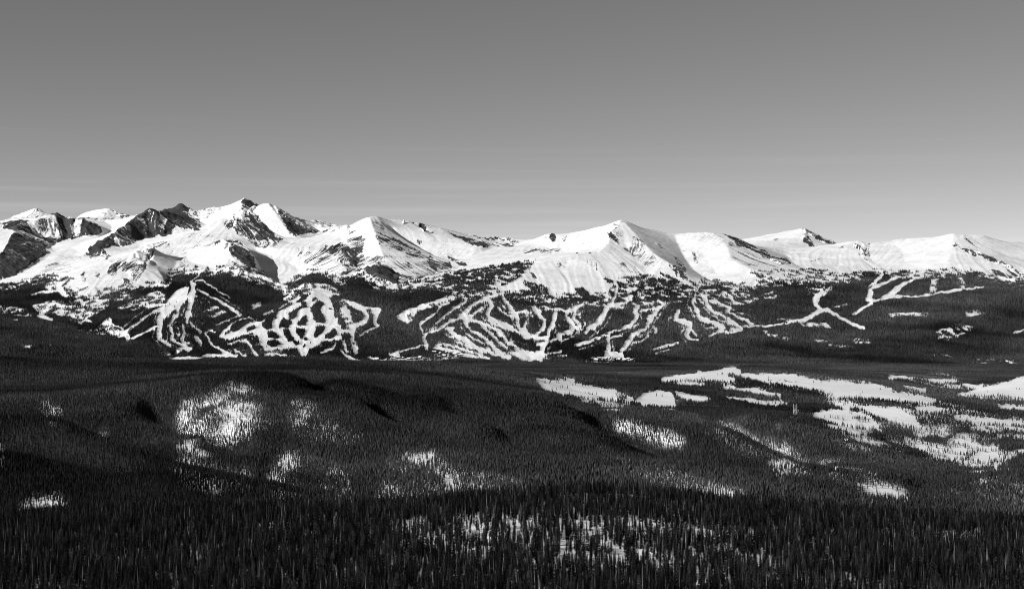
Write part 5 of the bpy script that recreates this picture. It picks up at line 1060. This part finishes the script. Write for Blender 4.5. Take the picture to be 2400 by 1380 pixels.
def conifer_model(seed, h, bare, wid, dens, dead=False):
    r = random.Random(seed)
    TV, TQ = [], []
    lean = (r.uniform(-.25, .25), r.uniform(-.25, .25))
    def ax(f): return (lean[0] * f * f + 0.08 * math.sin(f * 7 + seed), lean[1] * f * f, h * f)
    fs = [0, .2, .45, .7, .9, 1.0]
    p = [ax(f) for f in fs]; p[0] = (p[0][0], p[0][1], -1.2)
    tube(TV, TQ, p, [.20, .17, .13, .08, .04, .012])
    CV, CT = [], []
    if dead:
        for _ in range(46):
            f = r.uniform(.25, .97); L = (1.05 - f) * r.uniform(.6, 1.7); a = r.uniform(0, math.tau)
            x, y, z = ax(f); b = len(CV)
            dx, dy = math.cos(a), math.sin(a)
            CV += [(x - dy * .04, y + dx * .04, z), (x + dy * .04, y - dx * .04, z), (x + dx * L, y + dy * L, z - L * r.uniform(-.1, .45)), (x, y, z + .09)]
            CT += [(b, b + 1, b + 2), (b, b + 2, b + 3)]
    else:
        nw = int(dens * (1 - bare) * h)
        for w in range(nw):
            f = bare + (1 - bare) * (w + r.random()) / nw
            env = wid * (1.02 - (f - bare) / (1 - bare)) ** .75 * (0.35 + 0.65 * min(1, (f - bare) / .16 + .25))
            x, y, z = ax(f)
            nb = r.randint(4, 6); off = r.uniform(0, math.tau)
            for i in range(nb):
                if r.random() < .12:
                    continue
                a = off + math.tau * i / nb + r.uniform(-.35, .35)
                L = env * r.uniform(.55, 1.2) + .1
                dr = r.uniform(.15, .55)
                dx, dy = math.cos(a), math.sin(a)
                # bough: three drooping sprays
                for (t0, t1, sw, hang) in ((0.0, .55, .34, .25), (.35, .85, .30, .30), (.6, 1.0, .20, .22)):
                    b = len(CV); wv = L * sw * r.uniform(.7, 1.3) + .06
                    z0 = z - L * t0 * dr; z1 = z - L * t1 * dr
                    tm = (t0 + t1) / 2; zm = (z0 + z1) / 2 - hang * r.uniform(.6, 1.4)
                    CV += [(x + dx * L * t0, y + dy * L * t0, z0 + .05),
                           (x + dx * L * tm - dy * wv, y + dy * L * tm + dx * wv, zm),
                           (x + dx * L * t1, y + dy * L * t1, z1 + r.uniform(-.05, .12)),
                           (x + dx * L * tm + dy * wv, y + dy * L * tm - dx * wv, zm - .05)]
                    CT += [(b, b + 1, b + 2), (b, b + 2, b + 3)]
        b = len(CV); x, y, z = ax(1.0)
        for i in range(3):
            a = math.tau * i / 3
            CV += [(x + math.cos(a) * .14, y + math.sin(a) * .14, z - .8), (x + math.cos(a + 1.2) * .14, y + math.sin(a + 1.2) * .14, z - .8), (x, y, z + .45)]
            CT += [(b, b + 1, b + 2)]; b += 3
    return np.array(TV), np.array(TQ), np.array(CV), np.array(CT)


SPEC = [  # height, bare fraction, half width, whorls per metre, tint, dead
    (15.5, .08, 2.0, 2.4, 0.6, False), (13.5, .18, 1.65, 2.4, 1.0, False), (17.0, .26, 1.75, 2.2, 1.8, False), (11.0, .05, 1.8, 2.6, 2.8, False),
    (14.5, .40, 1.4, 2.2, 4.2, False), (16.0, .12, 1.5, 2.5, .35, False), (8.0, .05, 1.6, 2.8, 2.0, False), (14.0, .1, 1.0, 2, 1.0, True)]
KIND = ['full dark conifer with branches to the snow', 'narrow dark conifer with a short bare trunk', 'tall conifer with a long bare lower trunk', 'short bushy dark conifer',
        'thin pale conifer bare over its lower half', 'slender very dark conifer', 'small young conifer', 'dead bare grey conifer']
models = []
for k, (h, bare, wid, dens, tn, dead) in enumerate(SPEC):
    tv_, tq_, cv_, ct_ = conifer_model(50 + k, h, bare, wid, dens, dead)
    tm_ = raw_mesh('conifer_trunk', tv_, quads=tq_, smooth=True); tm_.materials.append(M_SNAG if dead or k == 4 else M_BARK)
    cm_ = raw_mesh('conifer_crown', cv_, tris=ct_)
    attr(cm_, 'tint', tn * (0.5 + 1.0 * np.repeat(np.random.default_rng(k).random(len(cv_) // 4 + 1), 4)[:len(cv_)]))
    cm_.materials.append(M_SNAG if dead else M_NEEDLE)
    models.append((tm_, cm_, tv_, tq_, cv_, ct_, tn, dead))

nf = stand(fore, TF, 800, 1640, lambda d: 4.1, 6.5, 14.5, 4.0, 304, view_margin=25, shade=0.0, clump=15, power=1.15, mixw=0.42, up=0.3)
order = np.argsort(nf[1])
NX, ND, NZ, NH = (a[order] for a in nf[:4])
r = np.random.default_rng(77)
NK = r.choice(8, len(NX), p=[.20, .18, .13, .13, .07, .18, .06, .05])
NS = NH / 14.5 * (0.85 + 0.3 * r.random(len(NX))); NR = r.random(len(NX)) * math.tau
# the three hundred that stand largest at the foot of the view: real individuals
npx = NX / ND * F + 1200
tops = 690 - F * (NZ + NH * .8 - EYE) / ND
inview = (npx > 4) & (npx < 2396) & (tops < 1372)
solo = np.where(inview)[0][:300]
ZONE = [(0, 480, 'far left'), (480, 960, 'left of centre'), (960, 1440, 'centre'), (1440, 1920, 'right of centre'), (1920, 2401, 'far right')]
for i in solo:
    k = int(NK[i])
    zn = next(z for z in ZONE if z[0] <= npx[i] < z[1])[2]
    t = thing('dead_conifer' if SPEC[k][5] else 'conifer', (float(NX[i]), float(ND[i]), float(NZ[i])), KIND[k] + ', nearest row, ' + zn, 'tree',
              'nearest conifers along the bottom edge', float(NR[i]))
    s = float(NS[i]) * 15.0 / SPEC[k][0]
    t.scale = (s, s, s)
    for nm, me in (('trunk', models[k][0]), ('crown', models[k][1])):
        c = bpy.data.objects.new(nm, me); COL.objects.link(c); c.parent = t
rest = np.setdiff1d(np.arange(len(NX)), solo)
# the rest of the near forest: one mass, each tree a copy of a model
pts = bpy.data.meshes.new('near_forest')
pts.vertices.add(len(rest))
pts.vertices.foreach_set('co', np.stack([NX[rest], ND[rest], NZ[rest]], -1).astype(np.float32).ravel())
attr(pts, 'spin', NR[rest]); attr(pts, 'size', NS[rest])
ai = pts.attributes.new('kind_index', 'INT', 'POINT'); ai.data.foreach_set('value', NK[rest].astype(np.int32))
nfo = bpy.data.objects.new('forest', pts); COL.objects.link(nfo)
tag(nfo, 'dark mass of near conifers behind the nearest trees', kind='stuff')
ng = bpy.data.node_groups.new('near_forest', 'GeometryNodeTree')
ng.interface.new_socket('Geometry', in_out='INPUT', socket_type='NodeSocketGeometry')
ng.interface.new_socket('Geometry', in_out='OUTPUT', socket_type='NodeSocketGeometry')
N = ng.nodes.new; L = ng.links.new
gi = N('NodeGroupInput'); go = N('NodeGroupOutput')
g2i = N('GeometryNodeGeometryToInstance')
protos = []
for k, (tm_, cm_, tv_, tq_, cv_, ct_, tn, dead) in enumerate(models):
    s = 15.0 / SPEC[k][0]
    v = np.concatenate([tv_, cv_]) * s
    me = raw_mesh('conifer_model', v, quads=tq_, tris=ct_ + len(tv_))
    attr(me, 'tint', np.concatenate([np.ones(len(tv_)), tn * (0.5 + 1.0 * np.repeat(np.random.default_rng(k).random(len(cv_) // 4 + 1), 4)[:len(cv_)])]))
    me.materials.append(M_SNAG if dead or k == 4 else M_BARK); me.materials.append(M_SNAG if dead else M_NEEDLE)
    mi = np.zeros(len(me.polygons), np.int32); mi[len(tq_):] = 1
    me.polygons.foreach_set('material_index', mi)
    po = bpy.data.objects.new('conifer_model', me)          # never linked to the scene
    protos.append(po)
for po in reversed(protos):
    oi = N('GeometryNodeObjectInfo'); oi.inputs['Object'].default_value = po
    L(oi.outputs['Geometry'], g2i.inputs[0])
def named(nm, ty):
    a = N('GeometryNodeInputNamedAttribute'); a.data_type = ty; a.inputs[0].default_value = nm
    return a.outputs[0]
iop = N('GeometryNodeInstanceOnPoints')
iop.inputs['Pick Instance'].default_value = True
cx = N('ShaderNodeCombineXYZ'); L(named('spin', 'FLOAT'), cx.inputs[2])
L(gi.outputs[0], iop.inputs['Points']); L(g2i.outputs[0], iop.inputs['Instance'])
L(named('kind_index', 'INT'), iop.inputs['Instance Index'])
e2r = N('FunctionNodeEulerToRotation'); L(cx.outputs[0], e2r.inputs[0]); L(e2r.outputs[0], iop.inputs['Rotation'])
L(named('size', 'FLOAT'), iop.inputs['Scale'])
L(iop.outputs[0], go.inputs[0])
nfo.modifiers.new('near_forest', 'NODES').node_group = ng
print('TREES far', len(far[0]), 'mid1', len(mid1[0]), 'mid2', len(mid2[0]), 'near', len(NX))


# ------------------------------------------------------------------ small built things
def box(V, Q, x0, x1, y0, y1, z0, z1):
    b = len(V)
    V += [(x0, y0, z0), (x1, y0, z0), (x1, y1, z0), (x0, y1, z0), (x0, y0, z1), (x1, y0, z1), (x1, y1, z1), (x0, y1, z1)]
    Q += [(b, b + 3, b + 2, b + 1), (b + 4, b + 5, b + 6, b + 7), (b, b + 1, b + 5, b + 4), (b + 1, b + 2, b + 6, b + 5), (b + 2, b + 3, b + 7, b + 6), (b + 3, b, b + 4, b + 7)]


def gable(V, Q, w, d, z0, rise, over, th):
    """a snow-laden pitched roof: two thick slabs meeting at the ridge"""
    for s in (-1, 1):
        b = len(V)
        e = (w / 2 + over) * s
        ze = z0 - rise * over / (w / 2)
        V += [(e, -d / 2 - over, ze), (e, d / 2 + over, ze), (0, d / 2 + over, z0 + rise), (0, -d / 2 - over, z0 + rise),
              (e, -d / 2 - over, ze + th), (e, d / 2 + over, ze + th), (0, d / 2 + over, z0 + rise + th), (0, -d / 2 - over, z0 + rise + th)]
        Q += [(b, b + 3, b + 2, b + 1), (b + 4, b + 5, b + 6, b + 7), (b, b + 1, b + 5, b + 4), (b + 1, b + 2, b + 6, b + 5), (b + 3, b, b + 4, b + 7)]


def house_meshes(w, d, h, rise):
    V, Q = [], []
    box(V, Q, -w / 2, w / 2, -d / 2, d / 2, -3, h)
    b = len(V)
    V += [(-w / 2, -d / 2, h), (w / 2, -d / 2, h), (0, -d / 2, h + rise), (-w / 2, d / 2, h), (w / 2, d / 2, h), (0, d / 2, h + rise)]
    Q += [(b, b + 1, b + 4, b + 3)]
    wall = raw_mesh('house_wall', V, quads=Q, tris=[(b, b + 1, b + 2), (b + 4, b + 3, b + 5)]); wall.materials.append(M_WALL)
    V, Q = [], []
    gable(V, Q, w, d, h, rise, 0.9, 0.6)
    roof = raw_mesh('house_roof', V, quads=Q); roof.materials.append(M_ROOF)
    V, Q = [], []
    box(V, Q, w * .18, w * .18 + 1.1, d * .1, d * .1 + 1.1, h + rise * .3, h + rise + 1.4)
    ch = raw_mesh('house_chimney', V, quads=Q); ch.materials.append(M_STEEL)
    return wall, roof, ch


HOUSES = [house_meshes(12, 16, 6, 4), house_meshes(14, 24, 9, 4.5), house_meshes(10, 12, 5, 4)]


def place_house(px, py, lay, label, cat, group, k, rz, sc=1.0, dz=0.0):
    p = lay.at(px, py)
    t = thing('cabin' if cat == 'cabin' else 'house', p + Vector((0, 0, dz)), label, cat, group, rz)
    t.scale = (sc, sc, sc)
    a, b, c = HOUSES[k]
    wo = bpy.data.objects.new('wall', a); COL.objects.link(wo); wo.parent = t
    ro = bpy.data.objects.new('roof', b); COL.objects.link(ro); ro.parent = t
    co = bpy.data.objects.new('chimney', c); COL.objects.link(co); co.parent = ro
    return t


hr = random.Random(4)
place_house(1983, 1037, hill, 'snow roofed cabin alone among dense trees on the wooded ridge', 'cabin', None, 2, 0.9, 0.75)
for i in range(14):
    place_house(1018 + i * 4.7 + hr.uniform(-1, 1), 829 + (i % 3) * 4 + hr.uniform(-1, 1), mount, 'small house in the village rows below the lowest ski runs', 'house', 'village houses below the ski runs', hr.choice([0, 1, 2]), hr.uniform(0, 3))
for i in range(12):
    place_house(1388 + i * 8.6 + hr.uniform(-2, 2), 842 + (i % 2) * 4 + hr.uniform(-1, 1), mount, 'small house in the trees beneath the right hand ski base', 'house', 'houses under the right ski base', hr.choice([0, 1, 2]), hr.uniform(0, 3))
for i in range(10):
    place_house(905 + i * 10 + hr.uniform(-3, 3), 842 + hr.uniform(-2, 2), mount, 'small house in the snowy strip just over the back ridge', 'house', 'houses along the valley strip', hr.choice([0, 1, 2]), hr.uniform(0, 3))
for i in range(6):
    place_house(2296 + i * 16 + hr.uniform(-4, 4), 848 + hr.uniform(-3, 3), mount, 'small house in the clearing at the foot of the far right slope', 'house', 'houses in the far right clearing', hr.choice([0, 2]), hr.uniform(0, 3))

# lift stations high on the central summit's shoulder
for px, py, lab in ((1352, 594, 'larger dark lift hut on the shoulder below the central summit'), (1382, 594, 'smaller dark hut at the top of the upper lift line')):
    p = mount.at(px, py)
    V, Q = [], []
    box(V, Q, -8, 8, -5, 5, -4, 6)
    t = thing('lift_hut', p, lab, 'hut', None, 0.2)
    link('wall', raw_mesh('lift_hut_wall', V, quads=Q), M_WALL, t)
    V, Q = [], []
    gable(V, Q, 16, 10, 6, 3, .8, .3)
    link('roof', raw_mesh('lift_hut_roof', V, quads=Q), M_WALL, t)

# lift towers
V, Q = [], []
tube(V, Q, [(0, 0, -2), (0, 0, 13)], [.55, .4], 6)
tw_m = raw_mesh('lift_tower_mast', V, quads=Q); tw_m.materials.append(M_STEEL)
V, Q = [], []
box(V, Q, -3.2, 3.2, -.3, .3, 12.4, 13.0)
for s in (-1, 1):
    box(V, Q, s * 3.0 - .2, s * 3.0 + .2, -1.6, 1.6, 13.003, 13.5)
tw_a = raw_mesh('lift_tower_crossarm', V, quads=Q); tw_a.materials.append(M_STEEL)
LINES = [([(1338, 729), (1340.5, 734), (1343, 739), (1345.5, 744)], 'lift tower in the cut beside the widest central run', 'lift towers beside the central run'),
         ([(1386, 600), (1392, 610), (1398, 619)], 'lift tower climbing the open snow to the small hut', 'lift towers below the small hut'),
         ([(2243, 588), (2243.5, 598), (2244, 608), (2244, 620)], 'lift tower on the open snow under the right hand ridge', 'lift towers under the right ridge'),
         ([(2098, 678), (2099, 686)], 'lift tower on the widest run at the far right', 'lift towers on the far right run')]
for ps, lab, grp in LINES:
    for px, py in ps:
        t = thing('lift_tower', mount.at(px, py), lab, 'lift tower', grp, 0.3)
        for nm, me in (('mast', tw_m), ('crossarm', tw_a)):
            c = bpy.data.objects.new(nm, me); COL.objects.link(c); c.parent = t

# three tall pale poles on the wooded ridge
for px, h, lab in ((1859.8, 33, 'leftmost of three tall pale poles rising from the wooded ridge'), (1863.6, 31, 'middle and shortest of three tall pale poles on the wooded ridge'), (1867.6, 34, 'rightmost of three tall pale poles rising from the wooded ridge')):
    p = hill.at(px, 977)
    V, Q = [], []
    tube(V, Q, [(0, 0, -2), (0, 0, h * .5), (0, 0, h)], [.85, .75, .6], 8)
    t = link('tall_pole', raw_mesh('tall_pole', V, quads=Q), M_POLE)
    t.location = p
    tag(t, lab, 'pole', 'tall poles on the wooded ridge')
